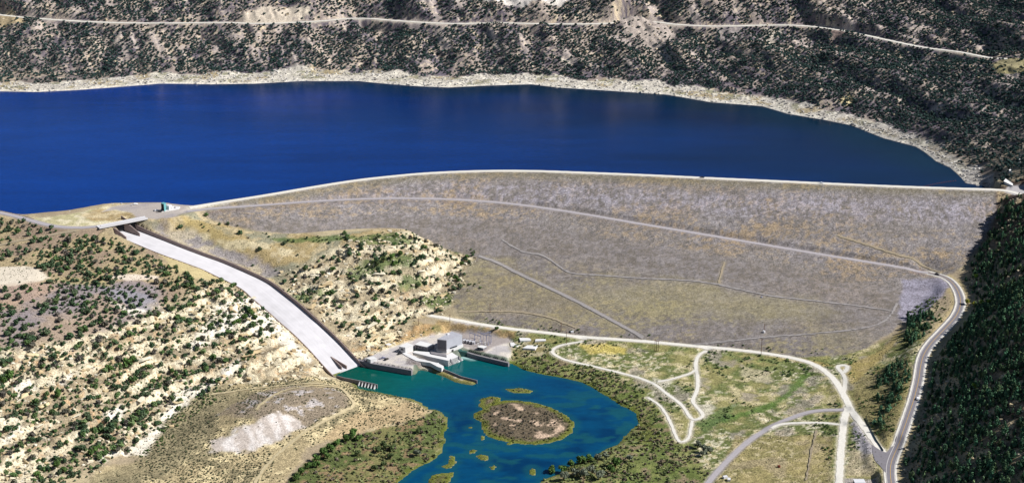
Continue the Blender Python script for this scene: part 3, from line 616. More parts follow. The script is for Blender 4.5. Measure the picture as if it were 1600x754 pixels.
# ---- water
def water_mat(name, rough, bump, scale, spec=.5):
    m = bpy.data.materials.new(name); m.use_nodes = True; t = m.node_tree; L = t.links; b = t.nodes['Principled BSDF']
    b.inputs['Roughness'].default_value = rough; b.inputs['IOR'].default_value = 1.33; b.inputs['Specular IOR Level'].default_value = spec; b.inputs['Specular Tint'].default_value = (.45, .8, 1, 1)
    at = t.nodes.new('ShaderNodeAttribute'); at.attribute_name = 'cover'; g = t.nodes.new('ShaderNodeNewGeometry')
    n0 = t.nodes.new('ShaderNodeTexNoise'); n0.inputs['Scale'].default_value = .18; n0.inputs['Detail'].default_value = 6; n0.inputs['Roughness'].default_value = .75; m0 = t.nodes.new('ShaderNodeMapping'); m0.inputs['Scale'].default_value = (.5, 1, 1)
    L.new(g.outputs['Position'], m0.inputs['Vector']); L.new(m0.outputs[0], n0.inputs['Vector']); r0 = t.nodes.new('ShaderNodeMapRange'); r0.inputs[1].default_value = .3; r0.inputs[2].default_value = .7; r0.inputs[3].default_value = .84; r0.inputs[4].default_value = 1.16; L.new(n0.outputs[0], r0.inputs[0])
    v0 = t.nodes.new('ShaderNodeVectorMath'); v0.operation = 'SCALE'; L.new(at.outputs['Color'], v0.inputs[0]); L.new(r0.outputs[0], v0.inputs['Scale']); L.new(v0.outputs[0], b.inputs['Base Color'])
    mp = t.nodes.new('ShaderNodeMapping'); mp.inputs['Scale'].default_value = (1, 1.0, 1); L.new(g.outputs['Position'], mp.inputs['Vector'])
    nz = t.nodes.new('ShaderNodeTexNoise'); nz.inputs['Scale'].default_value = scale; nz.inputs['Detail'].default_value = 4; L.new(mp.outputs[0], nz.inputs['Vector'])
    bp = t.nodes.new('ShaderNodeBump'); bp.inputs['Strength'].default_value = bump; bp.inputs['Distance'].default_value = .5
    L.new(nz.outputs[0], bp.inputs['Height']); L.new(bp.outputs[0], b.inputs['Normal'])
    return m
def water(name, z, m, x0, x1, y0, y1, st, colf, cut=None):
    ax = np.arange(x0, x1+st, st); ay = np.arange(y0, y1+st, st); gx_, gy_ = np.meshgrid(ax, ay)
    ix = np.arange(gx_.size).reshape(gx_.shape); F = np.stack([ix[:-1, :-1], ix[:-1, 1:], ix[1:, 1:], ix[1:, :-1]], -1).reshape(-1, 4)
    keep = cut(gx_.ravel(), gy_.ravel())[F].any(1); F = F[keep]
    c = colf(gx_.ravel(), gy_.ravel()); u_, inv = np.unique(F, return_inverse=True)
    Vv = np.column_stack([gx_.ravel(), gy_.ravel(), np.full(gx_.size, z)])[u_]
    return tag(obj(name, mesh_np(name, Vv, inv.reshape(-1, 4), [m], c[u_], True)), kind='structure')
def res_col(x, y):
    d = samp(np.clip(RS, -50, 260), x, y)
    n_ = fbm(x, y, 260, 4, 1, 2.5, 1); a = np.array(srgb(0,64,156, .50)); b = np.array(srgb(0,42,90, .42)); g_ = np.array(srgb(2,50,70, .42))
    tt = ss(-700, 700, x+(n_-.5)*700+(y-2100)*.55)
    c = a+(b-a)*tt[:, None]
    k = (1-ss(10, 150+80*(n_-.5), d))*ss(2150, 2400, y+x*.5); c = c+(g_-c)*(k*.75)[:, None]  # far-shore green: shallows plus the hill's reflection put into the water colour
    c *= (1+(fbm(x, y, 90, 4, 3, 3, 1)-.5)*.5+(fbm(x, y, 26, 3, 2, 3.5, .7)-.5)*.35)[:, None]
    return np.column_stack([c, np.ones(len(c))])
water('reservoir_water', 100.0, water_mat('lake_water', .12, .55, .22, .13), -2300, 1150, 1720, 2760, 9, res_col, lambda x, y: (sd_pts(RESP, x, y) > -11))
pw = un(640, 575, 0); pj = un(720, 555, 0)
def riv_col(x, y):
    n_ = fbm(x, y, 30, 5, 1, 1.5, 1); n2_ = fbm(x, y, 12, 4, 4, 2, 1)
    teal = np.array(srgb(10,112,112, .6)); blue = np.array(srgb(6,88,134, .58)); deep = np.array(srgb(0,48,100, .55)); sh = np.array(srgb(30,104,116, .6)); foam = np.array(srgb(190,226,222, .6)); green = np.array(srgb(4,96,74, .6))
    s = (x-pw[0])*.55-(y-pw[1])*.84                # metres downstream of the basin
    t_ = ss(20, 120, s+(n_-.5)*50)
    c = teal+(blue-teal)*t_[:, None]
    c = c+(green-c)*(1-ss(-60, 10, x-pw[0]))[:, None]*.7
    c = c+(deep-c)*(ss(.42, .66, n_)*ss(90, 170, s)*.6)[:, None]
    sh_ = ss(.54, .68, n2_)*ss(100, 200, s)
    dsh = samp(np.clip(np.minimum(RD, -ID), -10, 60), x, y)
    c = c+(sh-c)*np.maximum(sh_*.75, (1-ss(1, 9, dsh+(n2_-.5)*8))*.6*ss(60, 120, s))[:, None]
    fd = sd_pts([un(*q, 0) for q in [(714,552),(726,553),(745,559),(742,562),(728,561),(718,560)]], x, y)
    c = c*.84
    c = c+(foam-c)*(ss(-2, 5, fd+(n2_-.5)*14)*.85)[:, None]
    return np.column_stack([c, np.ones(len(c))])
water('river_water', 0.0, water_mat('river_water', .10, .25, .35, .3), -320, 180, 1030, 1640, 2.5, riv_col, lambda x, y: samp(Z, x, y) < .8)

# ---------------------------------------------------------------- builders
class MB:
    def __init__(s): s.v = []; s.f = []; s.m = []
    def prism(s, poly, z0, z1, m=0, top=None):
        """upright prism on a footprint (list of (x, y)); z0, z1 numbers or one value per corner"""
        n = len(poly); b = len(s.v); z0 = [z0]*n if np.isscalar(z0) else z0; z1 = [z1]*n if np.isscalar(z1) else z1
        A_ = sum(poly[i][0]*poly[(i+1) % n][1]-poly[(i+1) % n][0]*poly[i][1] for i in range(n))
        o = range(n) if A_ > 0 else range(n-1, -1, -1)
        for i in o: s.v.append((poly[i][0], poly[i][1], z0[i]))
        for i in o: s.v.append((poly[i][0], poly[i][1], z1[i]))
        s.f.append(tuple(range(b+n-1, b-1, -1))); s.m.append(m)
        s.f.append(tuple(range(b+n, b+2*n))); s.m.append(m if top is None else top)
        for i in range(n):
            j = (i+1) % n; s.f.append((b+i, b+j, b+n+j, b+n+i)); s.m.append(m)
        return s
    def box(s, c, sz, rz=0, m=0):
        ca, sa = math.cos(rz), math.sin(rz); hx, hy = sz[0]/2, sz[1]/2
        return s.prism([(c[0]+x*ca-y*sa, c[1]+x*sa+y*ca) for x, y in ((-hx, -hy), (hx, -hy), (hx, hy), (-hx, hy))], c[2], c[2]+sz[2], m)
    def wall(s, pts, th, h0, m=0):
        """wall along pts (x, y, top z), thickness th, down to h0 (number, or list of z)"""
        P = np.array(pts, float); t = np.gradient(P, axis=0)[:, :2]; t /= np.linalg.norm(t, axis=1)[:, None]; nn = np.stack([-t[:, 1], t[:, 0]], 1)*th/2
        lo = [h0]*len(P) if np.isscalar(h0) else h0; b = len(s.v)
        for p, q, l in zip(P, nn, lo):
            s.v += [(p[0]+q[0], p[1]+q[1], l), (p[0]-q[0], p[1]-q[1], l), (p[0]-q[0], p[1]-q[1], p[2]), (p[0]+q[0], p[1]+q[1], p[2])]
        for i in range(len(P)-1):
            a = b+4*i
            for j in range(4): s.f.append((a+j, a+(j+1) % 4, a+4+(j+1) % 4, a+4+j)); s.m.append(m)
        e = b+4*(len(P)-1); s.f += [(b+3, b+2, b+1, b), (e, e+1, e+2, e+3)]; s.m += [m, m]
        return s
    def tube(s, pts, r0, r1=None, n=6, m=0):
        r1 = r0 if r1 is None else r1; P = np.array(pts, float); b = len(s.v)
        for i, p in enumerate(P):
            d = P[min(i+1, len(P)-1)]-P[max(i-1, 0)]; d /= np.linalg.norm(d)+1e-9
            a = np.cross(d, (0, 0, 1) if abs(d[2]) < .9 else (1, 0, 0)); a /= np.linalg.norm(a); c = np.cross(d, a)
            r = r0+(r1-r0)*i/max(1, len(P)-1)
            for k in range(n):
                th = 2*math.pi*k/n; s.v.append(tuple(p+(a*math.cos(th)+c*math.sin(th))*r))
        for i in range(len(P)-1):
            for k in range(n): s.f.append((b+i*n+k, b+i*n+(k+1) % n, b+(i+1)*n+(k+1) % n, b+(i+1)*n+k)); s.m.append(m)
        s.f.append(tuple(range(b+n-1, b-1, -1))); s.f.append(tuple(range(b+(len(P)-1)*n, b+len(P)*n))); s.m += [m, m]
        return s
    def build(s, name, mats, parent=None, origin=None, bevel=0):
        o0 = np.zeros(3) if origin is None else np.array(origin, float)
        if origin is None and parent is not None: o0 = np.array(parent.location)
        me = bpy.data.meshes.new(name); me.from_pydata([tuple(np.array(v)-o0) for v in s.v], [], s.f)
        mats = mats if isinstance(mats, (list, tuple)) else [mats]
        for m in mats: me.materials.append(M[m] if isinstance(m, str) else m)
        me.polygons.foreach_set('material_index', s.m); me.update(); me.validate()
        o = bpy.data.objects.new(name, me); COL.objects.link(o)
        if parent is not None: o.parent = parent
        elif origin is not None: o.location = tuple(map(float, origin))
        if bevel:
            md = o.modifiers.new('bevel', 'BEVEL'); md.width = bevel; md.segments = 1
        return o
def gz(x, y): return float(samp(Z, x, y))

# ---------------------------------------------------------------- spillway
sw = empty('spillway', CC[0], 'wide white concrete spillway chute curving down from the bridge to the green pool', 'spillway')
o0 = np.array(sw.location)
m_ = 34; rows = []
for k in range(m_):
    a = k/(m_-1); p = CR*(1-a)+CL*a; rows.append(p)
Vf = np.stack(rows, 1).reshape(-1, 3)-o0
i = np.arange(len(CR)-1)[:, None]*m_+np.arange(m_-1)[None, :]
cf = M['concrete'].copy(); cf.name = 'chute_concrete'
t = cf.node_tree; bs = t.nodes['Principled BSDF']; src = bs.inputs['Base Color'].links[0].from_socket
at = t.nodes.new('ShaderNodeAttribute'); at.attribute_name = 'cover'; mx = t.nodes.new('ShaderNodeMix'); mx.data_type = 'RGBA'; mx.blend_type = 'MULTIPLY'; mx.inputs[0].default_value = 1
t.links.new(src, mx.inputs[6]); t.links.new(at.outputs['Color'], mx.inputs[7]); t.links.new(mx.outputs[2], bs.inputs['Base Color'])
uu = np.tile(np.arange(m_), len(CR)); vv_ = np.repeat(np.arange(len(CR)), m_)
colr = np.random.default_rng(4).random(m_)
st_ = .90+.12*fbm(uu*.5, vv_*.10, 1.0, 4, 2)+.05*(colr[uu]-.5)+.06*(uu < 4)-.03*((uu == 11) | (uu == 22))-.07*((vv_ % 4) == 0)*fbm(uu*.5, vv_*1.0, 1.0, 1, 4)-.12*((uu > 25) & (uu < 32) & (vv_ > len(CR)*.60) & (vv_ < len(CR)*.68))
st_ = st_*(.97+.06*np.random.default_rng(9).random(len(st_)))
obj('chute_floor', mesh_np('chute_floor', Vf, np.stack([i, i+m_, i+m_+1, i+1], -1).reshape(-1, 4), [cf], np.column_stack([st_, st_*.995, st_*1.01, np.ones(len(st_))]), False), sw)
top = CR.copy(); top[:, 2] += WH; top[:, :2] -= CN*.3
MB().wall(top, .8, list(CR[:, 2]-3)).build('chute_wall', 'old_concrete', sw)
top = CL.copy(); top[:, 2] += WH*.9; top[:, :2] += CN*.3
MB().wall(top, .8, list(CL[:, 2]-3)).build('chute_wall', 'old_concrete', sw)
# prow-shaped divider near the foot of the chute
f1, f2, f3 = un(517,557,16), un(534.5,577,3.2), un(541,576,2.6)
def fl(u, v):
    best = None
    for z in np.linspace(0, 40, 400):
        p = un(u, v, z); d = np.linalg.norm(CC[:, :2]-p[:2], axis=1); k = d.argmin()
        k0 = max(0, k-1); k1 = min(len(CC)-1, k+1); ax = CC[k1]-CC[k0]; tt = ((p-CC[k0])[:2]@ax[:2])/(ax[:2]@ax[:2]); zf = CC[k0][2]+ax[2]*tt
        e = abs(zf-z)
        if best is None or e < best[0]: best = (e, p)
    return best[1]
f1, f2, f3 = fl(517,557), fl(534,577), fl(542,576)
d_ = MB()
for a, b in ((f1, f2), (f1, f3)):
    d_.wall([a+[0, 0, .6], b+[0, 0, 4.2]], .9, [a[2]-1, b[2]-2])
d_.build('flow_divider', 'old_concrete', sw)
# gate structure: piers and bridge
q0, q1 = un(172,351,119), un(215,342.5,119)
ax_ = (q1-q0)[:2]; ax_ /= np.linalg.norm(ax_); pn = np.array([-ax_[1], ax_[0]]); pn = pn if pn[0] < 0 else -pn     # upstream
if pn[1] < 0: pn = -pn
nose = tg[0]
kf = lambda d: np.interp(d, [0, 1], [0, 1])
pier_pts = [un(174,351,119)[:2], un(197,345.6,119)[:2], un(216,342.2,119)[:2]]
for k, c in enumerate(pier_pts[:2]):
    ft = c+tg[2]*(20 if k else 22); bk_ = c-tg[2]*9
    nn2 = np.array([-tg[2][1], tg[2][0]])*1.5
    poly = [bk_+nn2, bk_-nn2, c-nn2, ft-nn2*.3, ft+nn2*.3, c+nn2]
    zf = 96.0; mbp = MB().prism([tuple(p) for p in poly], zf, [117.9, 117.9, 117.9, 105.5, 105.5, 117.9]); mbp.build('pier', 'old_concrete', sw)
gate = MB()
back_l = pier_pts[0]-tg[2]*4; back_r = pier_pts[2]-tg[2]*4
gate.wall([(back_l[0], back_l[1], 117.6), (back_r[0], back_r[1], 117.6)], 1.0, 99); gate.build('bay_shade_sheet', 'dark', sw)  # shade of the openings under the deck put into a near-black sheet
br = empty('road_bridge', (q0+q1)/2, 'grey concrete road bridge crossing the top of the spillway', 'bridge')
e0 = np.append(q0[:2]-ax_*16, 118.3); e1 = np.append(q1[:2]+ax_*12, 118.3)
MB().wall([e0+[0, 0, .9], e1+[0, 0, .9]], 9.5, 117.9).build('deck', 'concrete', br)
for s_ in (-1, 1):
    off = np.append(pn*4.5*s_, 0); MB().wall([e0+off+[0, 0, 1.9], e1+off+[0, 0, 1.9]], .35, 118.6).build('parapet', 'concrete', br)
# stilling basin walls
def W(name, label, pts, th, low, mt, cat='wall', group=None):
    P = [un(*q) for q in pts]; c = np.mean(P, 0); c[2] = low
    mb = MB().wall(P, th, low); o = mb.build(name, mt, None, c); tag(o, label, cat, group); return o
W('training_wall', 'long dark concrete wall along the far side of the green basin at the spillway foot', [(559,560.5,5.5),(566,563,6),(582,567,6.5),(613,572.2,6.5),(643.5,577.6,6.5)], 3.0, -4, 'grey_conc', 'retaining wall')
bw = empty('buttressed_wall', un(562,593,0), 'low concrete wall with six white buttresses standing in the green pool', 'retaining wall')
Pw = [un(*q) for q in [(526,586,3.0),(537,589,4.6),(562,594,5),(589.6,600,5)]]
MB().wall(Pw, .9, -4).build('wall_panel', 'grey_conc', bw)
a, b = un(561,594,5), un(588,599.8,5); dxy = (b-a)[:2]; dxy /= np.linalg.norm(dxy); nb = np.array([dxy[1], -dxy[0]]); nb = nb if nb[1] < 0 else -nb
for k in range(6):
    p = a+(b-a)*(k+.3)/5.6; hx = dxy*.45
    c1 = p[:2]+nb*.5; c2 = p[:2]+nb*4.2
    MB().prism([tuple(c1-hx), tuple(c2-hx), tuple(c2+hx), tuple(c1+hx)], -4, [4.4, .6, .6, 4.4]).build('buttress', 'white_conc', bw)
W('training_wall', 'thin concrete wall on the grassy spit between the two pools', [(683,572,4.4),(700,578.5,4.2),(721.5,587.5,4.2),(745.5,593.5,4.2)], .9, -4, 'grey_conc', 'retaining wall')
W('training_wall', 'long concrete wall on the far right side of the powerhouse pool', [(728,549,5),(745,554,5),(770,560,5),(795,566,5)], 3.0, -4, 'grey_conc', 'retaining wall')
mg = MB(); a, b, c, d = un(716,544.5,9), un(728,549.3,7), un(729,551.5,5), un(717,552,1)
mg.prism([tuple(un(716,548,7.5)[:2]), tuple(un(729,550.5,5)[:2]), tuple(un(731,549,5)[:2]), tuple(un(718,545,7.5)[:2])], -4, [8, 5.4, 5.4, 8]); tag(mg.build('wing_wall', 'green_conc', None, un(722,548,0)), 'dark green wing wall beside the foaming outlet', 'retaining wall')

# ---------------------------------------------------------------- powerhouse
def fp(px, z): return [tuple(un(u, v, z)[:2]) for u, v in px]
ph = empty('powerhouse', un(700,545,8), 'tall grey metal-clad powerhouse on a white base beside the river', 'powerhouse')
roofp = fp([(683.2,529.6),(697.8,531.6),(722.6,523.2),(706.2,517.6)], 23.5)
cxy = np.mean(roofp, 0); ins = [tuple(np.array(p)+(cxy-np.array(p))*.02) for p in roofp]; out = [tuple(np.array(p)-(cxy-np.array(p))*.05) for p in roofp]
MB().prism(out, 5, 11.5).build('base', 'white_conc', ph)
A_, B_, C_, D_ = [np.array(p) for p in roofp]
upper = MB().prism(ins, 11.45, 23.2); upper.build('wall', 'siding', ph)
rf = MB().prism(roofp, 23.25, 23.9)
for k in range(10):
    a = (k+.5)/10; p = B_+(C_-B_)*a; q_ = A_+(D_-A_)*a; rf.wall([(p[0], p[1], 24.1), (q_[0], q_[1], 24.1)], .35, 23.85)
rf.build('roof', 'roofm', ph)
lv = MB()
for k in range(8):
    a = (k+.5)/8; p = A_+(B_-A_)*a; nrm = np.array([(B_-A_)[1], -(B_-A_)[0]]); nrm /= np.linalg.norm(nrm); p = p+nrm*.35
    lv.box((p[0], p[1], 9.0), (1.0, .9, 14.6), math.atan2((B_-A_)[1], (B_-A_)[0]))
lv.build('dark_face_panel', 'grey_conc', ph)
nr = np.array([(C_-B_)[1], -(C_-B_)[0]]); nr /= np.linalg.norm(nr); rzb = math.atan2((C_-B_)[1], (C_-B_)[0])
wn = MB(); p = B_+(C_-B_)*.42+nr*.75; wn.box((p[0], p[1], 11.8), (np.linalg.norm(C_-B_)*.42, .5, 1.3), rzb); wn.build('window', 'glass', ph)
for a in (.33, .36): p = B_+(C_-B_)*a+nr*1.05; MB().box((p[0], p[1], 7.3), (1.3, .4, 2.4), rzb).build('door', 'dark', ph)
vt_ = MB(); p = A_*.5+D_*.5; vt_.box((p[0]+4, p[1]+2, 23.9), (3, 2, 1.3), rzb); vt_.build('roof_vent', 'white', ph)
def bld(name, label, cat, px, zr, zb, wallm, roofm, windows=0, door=True, par=.5):
    P = [np.array(p) for p in fp(px, zr)]; c = np.mean(P, 0); e = empty(name, (c[0], c[1], zb), label, cat)
    ins = [tuple(p+(c-p)*.03) for p in P]; MB().prism(ins, zb-.6, zr-.3).build('wall', wallm, e); MB().prism([tuple(p) for p in P], zr-.29, zr+.12).build('roof', roofm, e)
    a, b = P[0], P[1]; d = b-a; L_ = np.linalg.norm(d); n_ = np.array([d[1], -d[0]])/L_; r_ = math.atan2(d[1], d[0])
    if (c-a)@n_ > 0: n_ = -n_
    for k in range(windows):
        p = a+d*(k+.7)/(windows+.4)+n_*.02; MB().box((p[0], p[1], zb+(zr-zb)*.45), (L_/windows*.35, .3, (zr-zb)*.25), r_).build('window', 'glass', e)
    if door: p = a+d*.15+n_*.02; MB().box((p[0], p[1], zb), (1.2, .3, 2.3), r_).build('door', 'dark', e)
    return e
bld('service_building', 'long low building with a flat white roof just left of the tall powerhouse', 'building', [(648,537.7),(668.3,542),(679,537.9),(656.8,532.3)], 12.6, 7.2, 'grey_conc', 'white_conc', 4)
bld('valve_house', 'flat-roofed white concrete block house between the hut and the long low building', 'building', [(623.2,540.9),(633.2,542.4),(645.6,538.7),(636,534.9)], 14.8, 7.2, 'white_conc', 'white_conc', 1)
bld('hut', 'tiny white hut at the foot of the tan slope', 'hut', [(602,537.3),(606,539.3),(612,537.4),(608,535.4)], 10.4, 7.2, 'white_conc', 'white_conc', 0)
bld('gate_house', 'white concrete block at the corner where the spillway meets the basin wall', 'building', [(572,559),(579,561.5),(589,559),(583,556)], 10.8, 6.8, 'white_conc', 'white_conc', 0)
W('pillar', 'dark concrete pillar rising from the basin wall', [(580.5,558.5,10.8),(583.5,559.3,10.8)], 2.0, -3, 'grey_conc', 'pillar')
# draft tube deck and tailrace wall
dk_ = empty('tailrace_deck', un(690,556,7), 'white concrete deck sloping into the water in front of the powerhouse', 'deck')
MB().prism(fp([(645,550),(648,547.5),(672,549.5),(697,554.5),(706,550),(716.5,556.5),(700,562.8),(670,556.3)], 7.6), -3, 7.6).build('deck_slab', 'white_conc', dk_)
MB().prism([tuple(un(700,562.8,7.6)[:2]), tuple(un(716.5,556.5,7.6)[:2]), tuple(un(724,561.5,.3)[:2]), tuple(un(706,568,.3)[:2])], -3.5, [7.55, 7.55, .2, .2]).build('ramp', 'white_conc', dk_)
for k in range(2):
    a = un(704+k*12.5, 561.5-k*4.6, 7.6); b = un(708+k*13, 567.5-k*5.5, 1.0); MB().wall([a+[0, 0, 1.2], b+[0, 0, 1.2]], .8, [a[2]-2, b[2]-3]).build('pier', 'grey_conc', dk_)
MB().prism(fp([(672,548.5),(697,552.6),(698,556.5),(674,551.8)], 8.6), 7.55, 8.6).build('transformer_deck', 'grey_conc', dk_)
wk = MB(); wk.prism(fp([(628,551),(634,550),(655,559.5),(684,566.5),(693,571),(690,574.5),(684,572.5),(672,566),(650,563),(636,556)], 7.9), 3, 7.9)
tag(wk.build('ramp', 'white_conc', None, un(660,560,7)), 'curved white ramp between the valve house and the grassy spit', 'ramp')
W('stair_wall', 'small white sloping stair wall dipping into the pool by the spit', [(684,566,8),(690,571,4),(694,574.5,.8)], 1.0, -3, 'white_conc', 'wall')

# substation
for k in range(4):
    c = un(725.5+k*4.6, 534.2+k*.9, 8.2); t_ = empty('transformer', c, 'large white power transformer in the row behind the powerhouse end', 'transformer', 'row of four transformers')
    MB().box(c, (3.6, 3.0, 3.6), .35).build('tank', 'white', t_, bevel=.15)
    MB().box(c+[0, -2.1, .3], (3.0, 1.0, 2.8), .35).build('radiator', 'grey_conc', t_)
    for j in (-1, 0, 1): MB().tube([c+[j*1.0, 0, 3.6], c+[j*1.1, 0, 5.3]], .22, .1).build('bushing', 'steel', t_)
bld('control_house', 'low dark-sided control house at the front edge of the substation', 'building', [(745.6,541.5),(755,543.6),(761,540.6),(751.5,539)], 11.4, 8.2, 'grey_conc', 'white_conc', 1)
gl = ['steel gantry of the substation nearest the powerhouse', 'second steel gantry of the substation from the powerhouse', 'middle steel gantry of the substation', 'steel gantry just left of the tall lattice tower', 'steel gantry at the right end of the substation']
for k, (u, v, wd_) in enumerate([(738,530,8),(746,533,9),(751,529,9),(756,535,9),(764,533,8)]):
    c = un(u, v, 8.2); g_ = empty('gantry', c, gl[k], 'gantry', 'steel gantries of the substation')
    d = np.array([.80, -.6, 0])*wd_/2; hgt = 8.5 if k != 3 else 11
    for s_ in (-1, 1): MB().tube([c+d*s_, c+d*s_+[0, 0, hgt]], .30, .22).build('post', 'steel', g_)
    MB().wall([c-d*1.1+[0, 0, hgt], c+d*1.1+[0, 0, hgt]], .5, hgt+7.6).build('beam', 'steel', g_)
    for s_ in (-.6, 0, .6): MB().tube([c+d*s_+[0, 0, hgt-1.4], c+d*s_+[0, 0, hgt-.1]], .2, .2).build('insulator', 'grey_conc', g_)
for k, (u, v) in enumerate([(742,537),(747,540),(753,537),(758,538),(763,539),(750,534.5),(741,533.5)]):
    c = un(u, v, 8.2); t_ = MB().box(c, (1.6, 1.2, .5), .3).box(c+[0, 0, .5], (.5, .5, 2.6), .3).box(c+[0, 0, 3.1], (2.2, .5, .5), .3)
    tag(t_.build('circuit_breaker', 'white' if k % 2 else 'steel', None, c), 'small grey breaker stand on the substation gravel', 'switchgear', 'breaker stands in the substation')
c = un(765,537,8.2); lt = empty('lattice_tower', c, 'tall lattice tower with a slanted top arm at the back of the substation', 'pylon')
for sx in (-1, 1):
    for sy in (-1, 1): MB().tube([c+[sx*1.6, sy*1.6, 0], c+[sx*.5, sy*.5, 15]], .22, .16).build('leg', 'steel', lt)
bb = MB()
for k in range(7):
    z0 = k*2.1; r0 = 1.6-1.1*z0/15; r1 = 1.6-1.1*(z0+2.1)/15
    for sx, sy, ex, ey in ((-1, -1, 1, -1), (1, -1, 1, 1), (1, 1, -1, 1), (-1, 1, -1, -1)): bb.tube([c+[sx*r0, sy*r0, z0], c+[ex*r1, ey*r1, z0+2.1]], .1, .1, 4)
bb.build('bracing', 'steel', lt); MB().tube([c+[-7, 0, 13.6], c+[1.5, 0, 16]], .6, .5, 6).build('arm', 'steel', lt)

# ---------------------------------------------------------------- control building on the left platform
cb = empty('intake_control_building', un(258,328,118), 'small turquoise tower with white blocks beside it on the lakeside parking area', 'building')
MB().prism(fp([(250,331),(279,326.5),(281.5,323),(262,321),(253,325)], 118.6), 117, 119.0).build('platform', 'white_conc', cb)
MB().prism(fp([(251.4,317.2),(255.9,318.6),(259.3,316.6),(255,315.6)], 128.8), 118.2, 128.8).build('tower', 'teal', cb)
a = np.array([p for p in fp([(251.4,317.2),(255.9,318.6)], 128.8)]); d = a[1]-a[0]; n_ = np.array([d[1], -d[0]])/np.linalg.norm(d); pm = a.mean(0)+n_*.15
MB().box((pm[0], pm[1], 119.2), (np.linalg.norm(d)*.78, .3, 8.6), math.atan2(d[1], d[0])).build('dark_face_panel', 'dark', cb)  # near-black panel puts the shade of the tower's left face into colour
MB().prism(fp([(259.3,320.8),(264,321.8),(268,319.6),(263,318.9)], 124.5), 118.2, 124.5).build('annex', 'white', cb)
MB().prism(fp([(263,323.8),(268,324.3),(272,322.5),(267,322)], 121.3), 118.2, 121.3).build('plinth', 'white_conc', cb)
MB().box(un(272,325,119), (4, 3, 1.6), .3).build('hatch', 'grey_gravel', cb)

# outlet structures at the right abutment
def wedge(label, px, z0, z1):
    P = fp(px, (z0 if np.isscalar(z0) else z0[0])+2); c = np.mean(P, 0)
    return tag(MB().prism(P, 108, z1).build('retaining_wall', 'white_conc', None, (c[0], c[1], 110)), label, 'retaining wall')
wedge('pale concrete wing wall with a shaded face above the road end of the dam', [(1568,284),(1584,289),(1585,286.5),(1571,281)], 118, [121,118.5,118.5,122])
wedge('stepped concrete headwall with a shaded face higher up the slope by the dam end', [(1576,270),(1589,275),(1590,271),(1580,265)], 121, [127,124,124,129])
wedge('large shaded concrete face at the right edge beside the slope', [(1589,266),(1606,272),(1612,258),(1594,250)], 124, [133,129,131,137])

# ---------------------------------------------------------------- pads, poles, tanks
for k, (px, lb) in enumerate([([(811,527.5),(828,527.5),(830,531.5),(813,532)], 'bare concrete slab nearest the gravel road right of the substation'), ([(837,529.5),(853,529),(853,532),(836,532.5)], 'slim bare concrete slab at the right of the group by the road'),
                              ([(797,535),(806,534.5),(813,538.5),(808,541),(798,540.5)], 'bare concrete slab at the left edge of the shrubs'), ([(824,539),(842,539.5),(836,545),(817,543.5)], 'largest bare concrete slab nearest the river bank')]):
    p = hit([px[0]])[0]; P = fp(px, p[2]+.3); c = np.mean(P, 0)
    tag(MB().prism(P, p[2]-2.5, p[2]+.6).build('concrete_slab', 'white_conc', None, (c[0], c[1], p[2])), lb, 'slab', 'bare concrete slabs by the river')
def pole(u, v, h, label, grp='timber power poles', arm=True):
    p = hit([(u, v)])[0]; e = empty('power_pole', p, label, 'power pole', grp)
    MB().tube([p-[0, 0, 1], p+[0, 0, h]], .34, .24, 7).build('post', 'wood', e)
    if arm:
        MB().box(p+[0, 0, h-1.2], (3.4, .28, .3), .5).build('crossarm', 'wood', e)
        for s_ in (-1.4, 0, 1.4): MB().tube([p+[s_*.88, s_*.48, h-.9], p+[s_*.88, s_*.48, h-.4]], .14, .1, 5).build('insulator', 'grey_conc', e)
    return p+[0, 0, h]
tops = [pole(884.9,537,16.5,'brown power pole standing in the fork of the two gravel tracks'), pole(876.6,517,11,'short dark pole on the far side of the gravel road'), pole(1023,548.5,15.5,'left pole of the close group of three below the gravel road'),
        pole(1025.6,548.8,14.5,'middle pole of the close group of three below the gravel road'), pole(1028.3,549,14.5,'right pole of the close group of three below the gravel road'), pole(1189.2,553,20,'tallest brown pole standing alone by the gravel road'),
        pole(765.8,488,12,'pole at the foot of the dam above the substation'), pole(703,503,10,'pole on the bank at the left end of the gravel road'), pole(1194,516,9,'thin pole behind the small white tank on the dam foot', arm=False), pole(654,508,9,'pole on the rocky slope above the white hut', arm=False)]
for a, b, lb in ((0, 2, 'thin power line from the forked-track pole to the group of three'), (4, 5, 'thin power line from the group of three to the tallest pole'), (6, 0, 'thin power line from the dam foot pole to the forked-track pole')):
    P = [tops[a]+(tops[b]-tops[a])*t_-np.array([0, 0, 5*4*t_*(1-t_)]) for t_ in np.linspace(0, 1, 14)]
    tag(MB().tube(P, .035, .035, 4).build('power_line', 'cable', None, P[0]), lb, 'cable')
def tank(u, v, r, h, label, mt='white'):
    p = hit([(u, v)])[0]; e = MB().tube([p, p+[0, 0, h*.8], p+[0, 0, h]], r, r*.85, 12); tag(e.build('tank', mt, None, p), label, 'tank')
tank(1193.5,519,1.6,2.4,'small white tank on the foot of the dam behind the tallest pole'); tank(1190,464.5,1.1,1.4,'small dark box beside the track across the dam', 'steel')
tank(1217,729,1.6,1.8,'rust red tank in the dry grass by the bottom lane', 'rust')
p = hit([(894,519)])[0]; tag(MB().box(p, (3.4, 2, 1.8), .2).box(p+[0, 0, 1.8], (3.7, 2.3, .2), .2).build('cabinet', 'white', None, p), 'white cabinet at the roadside beside the short dark pole', 'cabinet')
for k, (u, v) in enumerate([(1133,746),(1139,750)]):
    p = hit([(u, v)])[0]; tag(MB().box(p, (4.5, 3, 2.2), .4+k).build('shed', 'white', None, p), ['white shed roof nearest the lane at the bottom edge', 'lower of the two white sheds at the bottom edge'][k], 'shed')
p = un(1340,752,16.9); e = empty('storage_building', p, 'flat white roofed building on the grey yard at the bottom edge', 'building')
